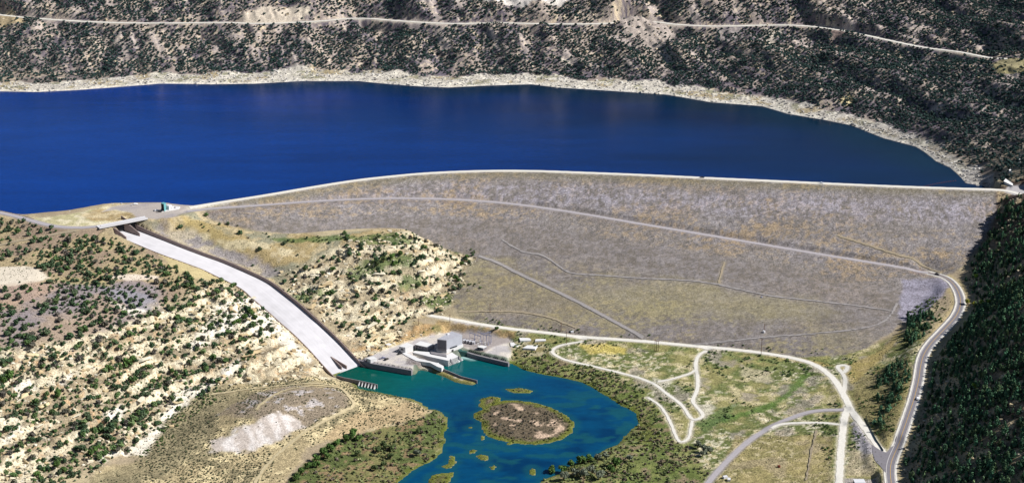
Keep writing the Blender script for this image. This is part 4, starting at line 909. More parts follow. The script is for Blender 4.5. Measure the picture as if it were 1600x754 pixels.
MB().box(p-[0, 6, 0], (10, 7, 4)).build('wall', 'grey_conc', e); MB().box(p-[0, 6, -4.02], (10.6, 7.6, .4)).build('roof', 'white', e)
# guard rail of the access road, fence of the yard
AR = [R_ for R_ in ROADS if R_[0] == 'access_road'][0][1]
t_ = np.gradient(AR, axis=0)[:, :2]; t_ /= np.linalg.norm(t_, axis=1)[:, None]; Pg = AR.copy(); Pg[:, :2] += np.stack([-t_[:, 1], t_[:, 0]], 1)*4.6; Pg = Pg[(Pg[:, 0] < un(52,347,118)[0])]
gr_ = empty('guard_rail', Pg[len(Pg)//2], 'low guard rail along the lake side of the road at the left edge', 'guard rail')
MB().wall(Pg+[0, 0, 1.3], .25, list(Pg[:, 2]+.8)).build('rail', 'old_concrete', gr_)
for q in Pg[::3]: MB().box(q, (.3, .3, 1.2)).build('post', 'wood', gr_)
FP = smooth_path([un(1353,652,20.6), un(1360,668,22), un(1369,687,23.5), un(1380,704,24.6)], 2); fn_ = empty('fence', FP[len(FP)//2], 'dark green fence line along the gravel road above the highway junction', 'fence')
for q in dense(FP, 4.0): MB().box((q[0], q[1], gz(q[0], q[1])), (.3, .3, 2.0)).build('post', 'wood', fn_)
FQ = dense(FP, 4.0); FQ[:, 2] = [gz(q[0], q[1])+1.9 for q in FQ]; MB().wall(FQ, .15, list(FQ[:, 2]-1.7)).build('mesh_panel', 'green_conc', fn_)
HP = hwy[10:-4].copy(); t_ = np.gradient(HP, axis=0)[:, :2]; t_ /= np.linalg.norm(t_, axis=1)[:, None]; sg = 1 if (np.stack([-t_[:, 1], t_[:, 0]], 1)[30][0] < 0) else -1
HP[:, :2] += sg*np.stack([-t_[:, 1], t_[:, 0]], 1)*6.6; HP = HP[:int(len(HP)*.62)]; HP[:, 2] = samp(Z, HP[:, 0], HP[:, 1])
gh = empty('guard_rail', HP[len(HP)//2], 'steel guard rail on the valley side of the highway bend', 'guard rail'); MB().wall(HP+[0, 0, .95], .12, list(HP[:, 2]+.6)).build('rail', 'steel', gh)
for q in HP[::2][:100]: MB().box(q, (.18, .18, .9)).build('post', 'wood', gh)
# buoys
b0, b1 = un(1440,292.3,100.05), un(1493,282.5,100.05); bl_ = empty('buoy_line', (b0+b1)/2, 'curved line of small orange floats across the lake corner by the dam', 'buoy line')
Pb = [b0+(b1-b0)*t+np.array([0, 3*math.sin(t*math.pi), 0]) for t in np.linspace(0, 1, 16)]
MB().tube([q+[0, 0, .1] for q in Pb], .12, .12, 4).build('cable', 'cable', bl_)
for q in Pb: MB().tube([q+[0, 0, -.4], q+[0, 0, .2], q+[0, 0, .7]], .6, .45, 8).build('float', 'orange', bl_)
for k, (u, v) in enumerate([(176,320.5),(190,319),(206,321),(109,331.5)]):
    p = un(u, v, 118.2); tag(MB().box(p, (1.1, 1.1, 1.5)).box(p+[0, 0, 1.5], (1.5, 1.5, .2)).build('marker_post', 'white', None, p), 'small white marker post on the lake side rim', 'marker post', 'white marker posts on the lake side rim')

# ---------------------------------------------------------------- vehicles
def vehicle(p, rz, kind, body, label, cat):
    e = empty('parked_'+cat if kind != 'pickup' else 'pickup_truck', p, label, cat.replace('_', ' '), None, rz)
    L_, Wd = (5.4, 2.1); e.scale = (1.25, 1.25, 1.25)
    def lm(mb, nm, m): 
        me = bpy.data.meshes.new(nm); me.from_pydata(mb.v, [], mb.f)
        for q in (m if isinstance(m, tuple) else (m,)): me.materials.append(M[q])
        me.polygons.foreach_set('material_index', mb.m); me.update()
        o = bpy.data.objects.new(nm, me); COL.objects.link(o); o.parent = e
        md = o.modifiers.new('bevel', 'BEVEL'); md.width = .08; md.segments = 2; return o
    def side(prof, w_):    # profile in x-z extruded across y
        mb = MB(); n = len(prof); mb.v = [(x, -w_/2, z) for x, z in prof]+[(x, w_/2, z) for x, z in prof]
        mb.f = [tuple(range(n)), tuple(range(2*n-1, n-1, -1))]+[(i, i+n, (i+1) % n+n, (i+1) % n) for i in range(n)]; mb.m = [0]*len(mb.f); return mb
    if kind == 'pickup':
        lm(side([(-2.7, .45), (2.6, .45), (2.7, .75), (2.6, 1.0), (1.2, 1.08), (-.7, 1.08), (-.72, .75), (-2.6, .75), (-2.6, 1.08), (-2.7, 1.08)], Wd), 'body', body)
        lm(side([(-.7, 1.08), (1.25, 1.08), (.6, 1.75), (-.55, 1.78)], Wd-.25), 'cabin', body)
        lm(side([(-.74, 1.18), (1.12, 1.18), (.74, 1.48), (-.66, 1.5)], Wd-.2), 'window', 'glass')
    else:
        lm(side([(-2.4, .4), (2.4, .4), (2.5, .7), (2.35, .92), (1.1, 1.0), (-2.3, 1.05), (-2.45, .8)], Wd), 'body', body)
        lm(side([(-2.2, 1.03), (1.1, .98), (.35, 1.55), (-1.9, 1.6)], Wd-.3), 'cabin', body)
        lm(side([(-2.05, 1.1), (.95, 1.06), (.5, 1.36), (-1.9, 1.38)], Wd-.24), 'window', 'glass')
    for x in (-1.6, 1.65):
        for y in (-.9, .9):
            mb = MB().tube([(x, y-.13, .38), (x, y+.13, .38)], .38, .38, 14); o = lm(mb, 'wheel', 'rubber')
    return e
def ang(u0, v0, u1, v1, z):
    a, b = un(u0, v0, z), un(u1, v1, z); return math.atan2(b[1]-a[1], b[0]-a[0])
def on(u, v):
    p = hit([(u, v)])[0]; p[2] += .55; return p
vehicle(un(1097,277.6,118.3), ang(1050,277,1150,282,118), 'pickup', 'pdark', 'dark pickup stopped on the road along the dam crest', 'pickup_truck')
vehicle(un(1283,286.5,118.3), ang(1250,287,1300,289,118), 'pickup', 'pwhite', 'white pickup driving along the crest road', 'pickup_truck')
vehicle(on(1464.5,429.3), ang(1450,425,1475,432,51), 'car', 'pdark', 'black car at the top of the highway bend', 'car')
vehicle(on(1434,623.5), ang(1428,624,1436,592,38), 'car', 'pwhite', 'white car on the straight stretch of the highway', 'car')
vehicle(un(212,319.5,118.2), .3, 'car', 'pwhite', 'white car parked alone on the lakeside gravel lot', 'car')
vehicle(un(245,329.4,118.2), .3, 'car', 'pwhite', 'white car parked left of the turquoise tower', 'car')
vehicle(un(250.5,330.3,119.1), .2, 'car', 'pdark', 'dark car parked at the foot of the turquoise tower', 'car')
vehicle(on(675,490), .2, 'pickup', 'pdark', 'dark truck standing at the left end of the gravel road', 'pickup_truck')
vehicle(on(598,560), .3, 'pickup', 'steel', 'left of the two parked vehicles behind the basin wall', 'pickup_truck')
vehicle(on(604,562), .9, 'car', 'pdark', 'dark car right of the grey pickup behind the basin wall', 'car')
vehicle(un(625,552.5,7.6), .7, 'car', 'pdark', 'dark car parked in the shadow of the valve house', 'car')

# ---------------------------------------------------------------- vegetation and loose rock
def foliage_mat(name, rough=.9):
    m = bpy.data.materials.new(name); m.use_nodes = True; t = m.node_tree; b = t.nodes['Principled BSDF']
    b.inputs['Roughness'].default_value = rough; b.inputs['Specular IOR Level'].default_value = .12
    at = t.nodes.new('ShaderNodeAttribute'); at.attribute_name = 'cover'; t.links.new(at.outputs['Color'], b.inputs['Base Color']); return m
FM = foliage_mat('foliage'); BM = foliage_mat('bark'); RM = foliage_mat('rock_surface', .95)
def blob(seed, n, lobes, leaf, core=.62, squash=1.0):
    """a crown: an uneven core and n folded leaf clumps spread over several lobes; returns vertices, triangles, tint per vertex"""
    r = np.random.default_rng(seed); Vv = []; Ff = []; Tt = []
    lw = np.array([l[3] for l in lobes])**2; lw /= lw.sum()
    for c in lobes:
        ph_ = (1+5**.5)/2; ic = np.array([(-1, ph_, 0), (1, ph_, 0), (-1, -ph_, 0), (1, -ph_, 0), (0, -1, ph_), (0, 1, ph_), (0, -1, -ph_), (0, 1, -ph_), (ph_, 0, -1), (ph_, 0, 1), (-ph_, 0, -1), (-ph_, 0, 1)])/1.9
        it = [(0,11,5),(0,5,1),(0,1,7),(0,7,10),(0,10,11),(1,5,9),(5,11,4),(11,10,2),(10,7,6),(7,1,8),(3,9,4),(3,4,2),(3,2,6),(3,6,8),(3,8,9),(4,9,5),(2,4,11),(6,2,10),(8,6,7),(9,8,1)]
        b = len(Vv); q = ic*(1+(r.random((12, 1))-.5)*.5)*np.array([c[3], c[3], c[3]*squash*c[4]])*core+np.array(c[:3])
        Vv += list(q); Ff += [(i+b, j+b, k+b) for i, j, k in it]; Tt += [.62]*12  # core tinted darker: inner shade of the crown put into the colour
    for _ in range(n):
        c = lobes[r.choice(len(lobes), p=lw)]
        d = r.normal(size=3); d /= np.linalg.norm(d); d[2] = d[2] if d[2] > -.35 else -d[2]
        p = np.array(c[:3])+d*np.array([c[3], c[3], c[3]*squash*c[4]])*(.62+.42*r.random())
        nrm = d+r.normal(size=3)*.55; nrm /= np.linalg.norm(nrm); a = np.cross(nrm, r.normal(size=3)); a /= np.linalg.norm(a); e = np.cross(nrm, a)
        s_ = leaf*(.6+.8*r.random()); b = len(Vv); tt = .65+.75*r.random()
        Vv += [p-a*s_, p+e*s_*.8+nrm*s_*.25, p+a*s_, p-e*s_*.8+nrm*s_*.1]; Ff += [(b, b+1, b+2), (b, b+2, b+3)]; Tt += [tt]*4
    return np.array(Vv), np.array(Ff), np.array(Tt)
def jl(seed, conical=False, big=False):
    r = np.random.default_rng(seed); L_ = []
    if conical:
        for k in range(4): L_.append((r.normal()*.05, r.normal()*.05, .30+k*.30, .46-k*.10, 1.0))
    elif big:
        for k in range(6): a = r.random()*6.28; q_ = .1+.28*r.random(); L_.append((math.cos(a)*q_, math.sin(a)*q_, .42+.32*r.random(), .24+.14*r.random(), 1))
    else:
        L_.append((0, 0, .36, .38, 1))
        for k in range(4): a = r.random()*6.28; q_ = .16+.2*r.random(); L_.append((math.cos(a)*q_, math.sin(a)*q_, .22+.3*r.random(), .17+.13*r.random(), 1))
    return L_
def rockmesh(seed, flat=.6):
    import bmesh
    r = np.random.default_rng(seed); bm = bmesh.new()
    for _ in range(15):
        p = (r.random(3)-.5)*2; p = np.sign(p)*np.abs(p)**.45; bm.verts.new(tuple(p*np.array([.5, .36, .5*flat])+(0, 0, .15)))
    res = bmesh.ops.convex_hull(bm, input=bm.verts); 
    for v in [v for v in bm.verts if not v.link_faces]: bm.verts.remove(v)
    bmesh.ops.triangulate(bm, faces=bm.faces); bm.verts.index_update()
    Vv = np.array([v.co[:] for v in bm.verts]); Ff = np.array([[v.index for v in f.verts] for f in bm.faces]); bm.free()
    # split so that faces stay crisp
    V2 = Vv[Ff].reshape(-1, 3); F2 = np.arange(len(V2)).reshape(-1, 3); return V2, F2, np.repeat(.85+.3*r.random(len(F2)), 3)
EX = np.zeros(X.shape, bool)
EX |= (P2 > -4) | (P3 > -4) | (P1 > -4) | (PLAT > -3) | (PH > -2) | (RD > -1) & (IDw < 1) | (RS > -1) | (TB > -1)
for name, P, wd, mt, lift, jit, lab in ROADS:
    s_, d_, z_ = pdist(P, 20); EX[s_] |= d_ < wd/2+(7 if name == 'hill_road' else 2.2 if wd > 4 else .6)
s_, d_, z_ = pdist(CC, 60); EX[s_] |= d_ < 24
EXF = EX.astype(float)
def vis(x, y, z, mgn=70):
    s = y*cp+(CAM_H-z)*sp; u = 800+FPX*x/s; v = 377-FPX*(y*sp+(z-CAM_H)*cp)/s
    return (u > -mgn) & (u < 1600+mgn) & (v > -mgn) & (v < 754+mgn) & (s > 0)
def scatter(dmap, sp_, seed, x0=-1150, x1=1150, y0=1010, y1=3050, noex=False):
    r = np.random.default_rng(seed); gx_, gy_ = np.meshgrid(np.arange(x0, x1, sp_), np.arange(y0, y1, sp_))
    x = gx_.ravel()+(r.random(gx_.size)-.5)*sp_*1.1; y = gy_.ravel()+(r.random(gx_.size)-.5)*sp_*1.1
    k = r.random(len(x)) < samp(dmap, x, y)
    if not noex: k &= samp(EXF, x, y) < .3
    x, y = x[k], y[k]; z = samp(Z, x, y); k = vis(x, y, z); return np.column_stack([x, y, z])[k]
def stamp(name, pts, variants, size, aspect, rz, tint, mats, label, cat, sink=.05, kind='stuff', parent=None):
    """one mesh holding a copy of a variant at each point"""
    Vs = []; Fs = []; Cs = []; off = 0; vi = np.random.default_rng(len(pts)).integers(0, len(variants), len(pts))
    for k, (Vv, Ff, Tt) in enumerate(variants):
        I = np.where(vi == k)[0]
        if not len(I): continue
        ca, sa = np.cos(rz[I])[:, None], np.sin(rz[I])[:, None]; S = size[I][:, None]
        x = (Vv[None, :, 0]*ca-Vv[None, :, 1]*sa)*S+pts[I, 0][:, None]; y = (Vv[None, :, 0]*sa+Vv[None, :, 1]*ca)*S+pts[I, 1][:, None]
        z = Vv[None, :, 2]*S*aspect[I][:, None]+pts[I, 2][:, None]-S*sink
        Vs.append(np.stack([x, y, z], -1).reshape(-1, 3)); Fs.append((Ff[None]+(np.arange(len(I))*len(Vv))[:, None, None]+off).reshape(-1, 3)); off += len(I)*len(Vv)
        c = tint[I][:, None, :]*Tt[None, :, None]; Cs.append(np.concatenate([c, np.ones(c.shape[:2]+(1,))], -1).reshape(-1, 4))
    o = obj(name, mesh_np(name, np.concatenate(Vs), np.concatenate(Fs), mats, np.concatenate(Cs), False), parent)
    if parent is None: tag(o, label, cat, None, kind)
    return o
def screen(pts, size):
    s = pts[:, 1]*cp+(CAM_H-pts[:, 2])*sp; u = 800+FPX*pts[:, 0]/s; v = 377-FPX*(pts[:, 1]*sp+(pts[:, 2]-CAM_H)*cp)/s
    inside = (u > 4) & (u < 1596) & (v > 6) & (v < 750)
    return size/s*inside
def tint_var(n, base, alt, seed, amt=.25):
    r = np.random.default_rng(seed); t = r.random((n, 1))**2; c = np.array(base)*(1-t)+np.array(alt)*t; return c*(1+(r.random((n, 1))-.5)*2*amt)
TRB = MB().tube([(0, 0, -.12), (.02, .01, .2), (.0, .03, .5)], .055, .03, 6)
for a in (0, 2.1, 4.2): TRB.tube([(0.01, .01, .16), (math.cos(a)*.14, math.sin(a)*.14, .36)], .03, .012, 5)
TRM = bpy.data.meshes.new('trunk'); TRM.from_pydata(TRB.v, [], TRB.f); TRM.materials.append(M['wood']); TRM.update()
def individuals(kind, cat, pts, size, aspect, rz, tint, variants, labelf, trunk=True, nv=16):
    """each of the largest ones is a thing of its own, with a crown and a trunk"""
    vm_ = []
    q = np.random.default_rng(5).integers(0, len(pts), nv)
    for k in range(nv):
        Vv, Ff, Tt = variants[k % len(variants)]; c = tint[q[k]][None]*Tt[:, None]
        vm_.append(mesh_np('crown', Vv, Ff, [FM], np.column_stack([c, np.ones(len(c))]), False))
    for i in range(len(pts)):
        lb, grp = labelf(pts[i], size[i], i)
        e = bpy.data.objects.new(kind, None); COL.objects.link(e); e.location = tuple(map(float, pts[i])); e.location.z -= float(size[i])*.03; e.rotation_euler.z = float(rz[i]); e.scale = (float(size[i]), float(size[i]), float(size[i]*aspect[i]))
        tag(e, lb, cat, grp)
        o = bpy.data.objects.new('crown', vm_[i % nv]); COL.objects.link(o); o.parent = e
        if trunk: o = bpy.data.objects.new('trunk', TRM); COL.objects.link(o); o.parent = e

rr_ = np.random.default_rng(11)
LO = [blob(i, 34, jl(i), .15) for i in range(8)]; MI = [blob(20+i, 70, jl(20+i), .125) for i in range(8)]; HI = [blob(40+i, 170, jl(40+i), .095, .66) for i in range(6)]
PLO = [blob(60+i, 60, jl(60+i, True), .13, .7) for i in range(8)]; PHI = [blob(80+i, 150, jl(80+i, True), .10, .7) for i in range(6)]
BHI = [blob(90+i, 260, jl(90+i, False, True), .085, .7) for i in range(5)]; BLO = [blob(100+i, 60, jl(100+i, False, True), .13, .7) for i in range(6)]
SHR = [blob(120+i, 10, [(0, 0, .22, .36, .8)], .22, .8) for i in range(8)]
clump = fbm(X, Y, 22, 3, 3); clump2 = fbm(X, Y, 70, 3, 1)
# junipers
left = zone([(-120,340),(0,340),(110,362),(180,374),(232,396),(300,434),(345,438),(420,470),(430,520),(400,560),(350,600),(262,660),(200,712),(120,752),(0,790),(-160,790)], 6)
JD = left*(.34+.75*ss(.36, .56, clump))
JD *= 1-zone([(-80,412),(0,412),(60,416),(82,436),(60,446),(-80,455)], 4)*.97
JD *= 1-.75*zone([(0,365),(110,358),(150,366),(60,390),(0,396)], 8)
JD *= 1-.6*zone([(200,428),(255,431),(250,470),(260,500),(225,492),(170,455)], 8)
for P in [[(272,612),(352,574),(372,562),(376,570),(325,606),(300,640),(262,672),(240,690),(228,712),(196,712),(160,722),(150,716),(225,684),(250,656)], [(345,488),(372,472),(400,470),(420,490),(385,510),(340,530),(300,545),(320,515)]]: JD *= 1-.85*zone(P, 5)
JD = np.maximum(JD, .9*zone([(90,428),(130,434),(170,446),(230,446),(262,440),(262,450),(180,456),(120,446)], 5))
JD += (1-ss(14, 24, cliff*0+1))*0
midd = mid*(.06+.30*ss(.55, .7, clump)*ss(0, .5, z_midrock)); JD *= 1-lr*band*.85; JD = JD+left*lr*(1-band)*.58; JD = np.maximum(JD, midd); JD = np.maximum(JD, .55*z_midrock*ss(.5, .58, cB*.5+cA*.5))
JD *= (Y < 1900)
pj_ = scatter(JD, 5.8, 1)
fd_ = farm*ss(101.5, 104, Z)*(1-ringm)*(Y > 1900)*(.48+.52*ss(.34, .50, clump*.5+fbm(X, Y, 50, 3, 5, 1, 2, .3)*.5))*(1-.7*ss(.60, .70, streak))
fd_ = np.maximum(fd_, ((X > 560)*(Y > 1890)*ss(112, 118, Z)*(.62+.4*ss(.4, .6, clump))*(1-ringm)*(Y < 2600)))
for P in [[(370,34),(400,12),(450,9),(490,18),(470,32),(430,38),(395,38)], [(730,-20),(770,5),(820,10),(880,12),(910,-20)], [(960,35),(990,24),(1035,28),(1060,42),(1060,52),(1040,70),(1020,80),(1000,62),(975,52)], [(0,14),(18,18),(36,28),(40,36),(0,42),(-40,40),(-40,12)], [(1545,98),(1575,92),(1640,94),(1640,110),(1560,120)], [(1296,44),(1318,50),(1306,78)]]: fd_ *= 1-.85*zone(P, 6)
fd_ *= (DS < -8)
pf_ = scatter(fd_, 5.3, 2, y0=1880)
pts = np.concatenate([pj_, pf_]); nj = len(pj_)
size = np.concatenate([2.6+6.2*rr_.random(nj)**1.9, 3.5+3.2*rr_.random(len(pf_))**1.3]); asp = .85+.4*rr_.random(len(pts)); rz = rr_.random(len(pts))*6.28
tint = np.concatenate([tint_var(nj, (.050, .090, .044), (.085, .115, .062), 3), tint_var(len(pf_), (.036, .074, .066), (.060, .084, .076), 4)])  # far trees tinted bluish: distance haze put into the leaf colour
q_ = rr_.random(nj); lw_ = samp(z_leftrock, pj_[:, 0], pj_[:, 1]); gq = np.where(q_ < .16+.14*lw_)[0]; bq = np.where(q_ > .90)[0]
tint[gq] = tint_var(len(gq), (.085, .15, .05), (.12, .17, .07), 31); tint[bq] = tint_var(len(bq), (.13, .115, .10), (.10, .10, .07), 32)
isl = np.zeros(len(pts), bool); sc_ = screen(pts, size); sel = np.argsort(-sc_)[:300]; isl[sel] = True
print('junipers', len(pts), nj)
def jlab(p, s, i):
    if p[0] > -200 and p[1] > 1600: return 'dark green juniper between the pale rocks of the middle hill', 'junipers on the middle hill'
    if samp(z_leftrock, p[0], p[1]) > .5:
        return ('dark round juniper among the cream boulders of the lower left hillside', 'junipers among the cream boulders')
    return ('dark round juniper on the brown upper slope of the left hill', 'junipers on the brown upper slope')
individuals('juniper_tree', 'tree', pts[isl], size[isl], asp[isl], rz[isl], tint[isl], HI, jlab)
r_ = ~isl; near_ = r_ & (np.arange(len(pts)) < nj); far_ = r_ & (np.arange(len(pts)) >= nj)
stamp('juniper_woodland', pts[near_], MI, size[near_], asp[near_], rz[near_], tint[near_], [FM], 'scattered small dark junipers over the left hill and the rocky middle hill', 'woodland')
stamp('juniper_woodland', pts[far_], LO, size[far_], asp[far_], rz[far_], tint[far_], [FM], 'dense dark juniper woodland over the hills beyond the lake', 'woodland')
# pines of the shaded slope
PD = rightm*(Y < 1880)*(hd > 13)*(.72+.35*ss(.3, .5, clump))
rf_ = zone([(1566,305),(1600,312),(1640,330),(1640,800),(1420,800),(1410,720),(1440,640),(1452,570),(1475,540),(1512,505),(1522,470),(1510,436),(1530,390),(1556,345)], 8)
PD = np.maximum(PD*.0+rf_*(hd > 13)*(Y < 1885)*(.70+.4*ss(.34, .52, clump))*(.35+.65*ss(13, 34, hd))*(1-.9*ss(.56, .62, clump2*.4+cB*.6)), PD*.0)*(X > 250)
for P in [[(1365,600),(1385,570),(1420,560),(1424,590),(1405,620),(1392,650),(1372,655)], [(1410,505),(1450,480),(1462,500),(1440,530),(1415,545)], [(1370,640),(1385,650),(1380,680),(1366,670)]]: PD = np.maximum(PD, .8*zone(P, 6, 6)*ss(.36, .46, cB))
pp = scatter(PD, 4.7, 5, x0=200, x1=1100, y0=1000, y1=1900)
sz = 2.6+4.2*rr_.random(len(pp))**1.2; ap = .8+.4*rr_.random(len(pp)); rz = rr_.random(len(pp))*6.28; tn = tint_var(len(pp), (.045, .115, .066), (.12, .17, .08), 6, .5)
sc_ = screen(pp, sz); il = np.zeros(len(pp), bool); il[np.argsort(-sc_)[:300]] = True
print('pines', len(pp))
individuals('pine_tree', 'tree', pp[il], sz[il], ap[il], rz[il], tn[il], PHI, lambda p, s, i: ('dark pine near the bottom of the shaded forest slope at the right', 'pines low on the shaded right slope') if p[0]-np.interp(p[1], [h[1] for h in hw][::-1], [h[0] for h in hw][::-1]) > 0 else ('dark pine in the scrub left of the highway', 'pines left of the highway'))
stamp('pine_forest', pp[~il], PLO, sz[~il], ap[~il], rz[~il], tn[~il], [FM], 'dense dark pine forest covering the shaded slope at the right edge', 'forest')
# broadleaf trees: placed one by one
CW = [(472,742,9,0),(482,732,8,0),(494,722,9,0),(505,712,10,0),(516,704,9,0),(526,696,8,0),(540,690,9,0),(552,684,11,0),(560,688,8,0),(463,750,8,0),(495,730,8,0),(512,716,8,0),(600,700,9,1),(612,703,8,1),(592,706,7,1),(655,676,7,1),(652,712,9,2),(610,716,8,1),(560,712,7,1),(585,735,7,1),(600,728,7,1),
      (383,500,9,0),(392,494,10,0),(374,506,8,0),(400,500,8,0),(366,508,7,0),(200,572,11,0),(208,566,9,0),(170,580,9,0),(15,594,11,0),(6,600,9,0),(92,620,9,0),(150,706,9,0),(142,712,8,0),(330,512,7,0),(345,505,7,0),(90,730,8,0),(100,738,7,0),(60,745,8,0),(270,583,6,0),
      (862,740,10,0),(880,738,9,0),(893,730,9,0),(908,724,10,0),(920,722,9,0),(962,730,12,0),(955,738,9,0),(935,720,8,2),(945,716,8,2),(925,740,11,2),(912,748,11,2),(938,748,11,2),(900,744,10,2),(880,750,10,2),(985,720,8,2),(1090,700,9,2),(1100,706,9,2),(1110,708,8,2),(1098,712,8,2),
      (612,404,8,0),(600,410,8,1),(625,400,8,0),(590,414,7,1),(617,416,8,0),(520,424,8,0),(505,430,7,1),(700,432,7,0),(712,438,7,0),(730,404,7,0),(722,415,7,0),(585,500,7,0),(592,506,7,0),(598,515,6,0),(1533,478,8,3),(1512,476,8,4),(1522,478,7,4),(1545,474,6,3),(1524,435,7,3),(1522,607,7,3),(776,515,5,0)]
tc = [(.075, .135, .035), (.085, .115, .045), (.15, .17, .12), (.13, .22, .035), (.27, .27, .04)]
cp_ = hit([(u, v) for u, v, _, _ in CW])
cs = np.array([c[2] for c in CW])*.92
names_ = ['bright green cottonwood', 'olive green cottonwood', 'silvery grey green willow tree', 'lime green tree', 'yellow turning tree']
for ci in range(5):
    I = [i for i, c in enumerate(CW) if c[3] == ci]; cl_ = []
    for vi_ in range(3):
        Vv, Ff, Tt = BHI[(vi_+ci) % 5]; c = np.array(tc[ci])[None]*Tt[:, None]*(.85+.15*vi_); cl_.append(mesh_np('crown', Vv, Ff, [FM], np.column_stack([c, np.ones(len(c))]), False))
    for j, i in enumerate(I):
        u, v = CW[i][:2]
        reg = ('on the left river bank', 'left bank') if (440 < u < 700 and v > 660) else ('in the thicket at the bottom right of the river', 'bottom thicket') if (840 < u < 1130 and v > 690) else ('among the rocks of the middle hill', 'middle hill') if (480 < u < 800) else ('at the edge of the shaded forest above the highway', 'forest edge') if u > 1500 else ('among the cream rocks of the left hillside', 'left hillside')
        e = bpy.data.objects.new('cottonwood_tree' if ci != 2 else 'willow_tree', None); COL.objects.link(e); e.location = tuple(map(float, cp_[i])); e.scale = (cs[i],)*3; e.rotation_euler.z = j*1.7
        tag(e, names_[ci]+' '+reg[0], 'tree', names_[ci]+'s, '+reg[1])
        o = bpy.data.objects.new('crown', cl_[j % 3]); COL.objects.link(o); o.parent = e
        o = bpy.data.objects.new('trunk', TRM); COL.objects.link(o); o.parent = e
# riverside shrubs
lb_ = zone([(440,765),(462,735),(520,690),(600,668),(660,652),(680,642),(700,660),(698,690),(680,718),(630,745),(620,775)], 5)
WD = np.maximum(riparian*.7, lb_*.6)*(RD < -1)
WD = np.maximum(WD, (IDw > 2.5)*.95*(RD > 0)*(1-.7*ss(.56, .64, cB*.6+cA*.4)*(IDw > 9)))
WD = np.maximum(WD, .8*zone([(1225,618),(1250,590),(1270,580),(1262,592),(1246,608),(1200,640)], 4)*0)
pw_ = scatter(WD*(.35+.65*ss(.38, .55, clump)), 3.4, 8, y0=1050, y1=1700)
oni = samp(IDw, pw_[:, 0], pw_[:, 1]) > 0
szw = 2.0+3.2*rr_.random(len(pw_))**1.5; tw = tint_var(len(pw_), (.14, .175, .07), (.22, .23, .11), 9, .25); br_ = rr_.random(len(pw_)) < .28; tw[br_] = tint_var(br_.sum(), (.12, .095, .07), (.17, .14, .11), 2); tw[oni] = tint_var(oni.sum(), (.12, .105, .085), (.11, .11, .07), 3); rim = oni & (samp(IDw, pw_[:, 0], pw_[:, 1]) < 9+4*rr_.random(len(pw_))); tw[rim] = tint_var(rim.sum(), (.13, .15, .05), (.19, .20, .08), 4); szw[oni] *= .7
rzw = rr_.random(len(pw_))*6.28; aw = .7+.4*rr_.random(len(pw_))
print('willows', len(pw_))
stamp('riverside_thicket', pw_, SHR+LO[:3], szw, aw, rzw, tw, [FM], 'low green and brown willow thicket on the river banks and the island', 'thicket')
# sagebrush and dry brush
SD = valley*.45*(1-riparian)*ss(.42, .6, cB*.4+cA*.6)+(1-left)*.0
lbm = zone([(120,770),(225,712),(262,655),(300,625),(340,605),(400,596),(470,590),(520,590),(560,605),(640,624),(672,642),(660,656),(560,672),(480,700),(440,760)], 5)
SD = np.maximum(SD, lbm*.8*ss(.40, .52, cA*.5+cB*.5)*(1-zone([(328,706),(336,690),(400,655),(436,640),(470,655),(478,666),(450,680),(370,708)], 4)*.95))
SD = np.maximum(SD, mid*.42); SD = np.maximum(SD, left*.42)
SD = np.maximum(SD, dm*(.14+.5*ss(.5, .62, pat))*(1-.5*low)*(Z < 117)*(DS > 1)*(Z > 16))
SD = np.maximum(SD, .6*zone([(1335,600),(1360,580),(1440,470),(1470,450),(1490,470),(1480,500),(1430,556),(1430,600),(1400,690),(1385,702),(1350,660)], 6))
SD = np.maximum(SD, .9*zone([(742,500),(800,508),(900,522),(1000,529),(1000,531),(900,525),(800,512),(742,504)], 2.5))
SD = np.maximum(SD, .95*zone([(200,716),(262,655),(330,608),(350,612),(320,650),(300,690),(330,712),(420,700),(430,750),(300,760),(260,740)], 10, 8)); SD *= 1-.75*zone([(395,655),(440,606),(520,606),(546,622),(538,638),(480,660),(440,640)], 8, 5)
SD = np.maximum(SD, rf_*.7*(hd > 8))  # dark brush added under the pines to blacken the gaps between them
psb = scatter(SD*(Y < 1960), 2.9, 12, y0=1020, y1=1960)
ssb = .8+1.2*rr_.random(len(psb))**1.5; ssb *= 1+.7*(samp(lbm, psb[:, 0], psb[:, 1]) > .5); tsb = tint_var(len(psb), (.07, .085, .045), (.13, .115, .075), 13, .35)
ond = samp(np.clip(DS, -5, 5), psb[:, 0], psb[:, 1]) > 0; tsb[ond] = tint_var(ond.sum(), (.07, .07, .06), (.10, .10, .07), 14); ssb[ond] *= .75
osh = samp(rf_, psb[:, 0], psb[:, 1]) > .5; tsb[osh] = tint_var(osh.sum(), (.045, .08, .04), (.11, .09, .06), 15); ssb[osh] *= 1.4
stamp('sagebrush', psb, [blob(140+i, 5, [(0, 0, .2, .4, .75)], .2, .8) for i in range(6)], ssb, np.full(len(psb), .8), rr_.random(len(psb))*6.28, tsb, [FM], 'small dark sagebrush clumps dotted over the dry slopes and flats', 'sagebrush')
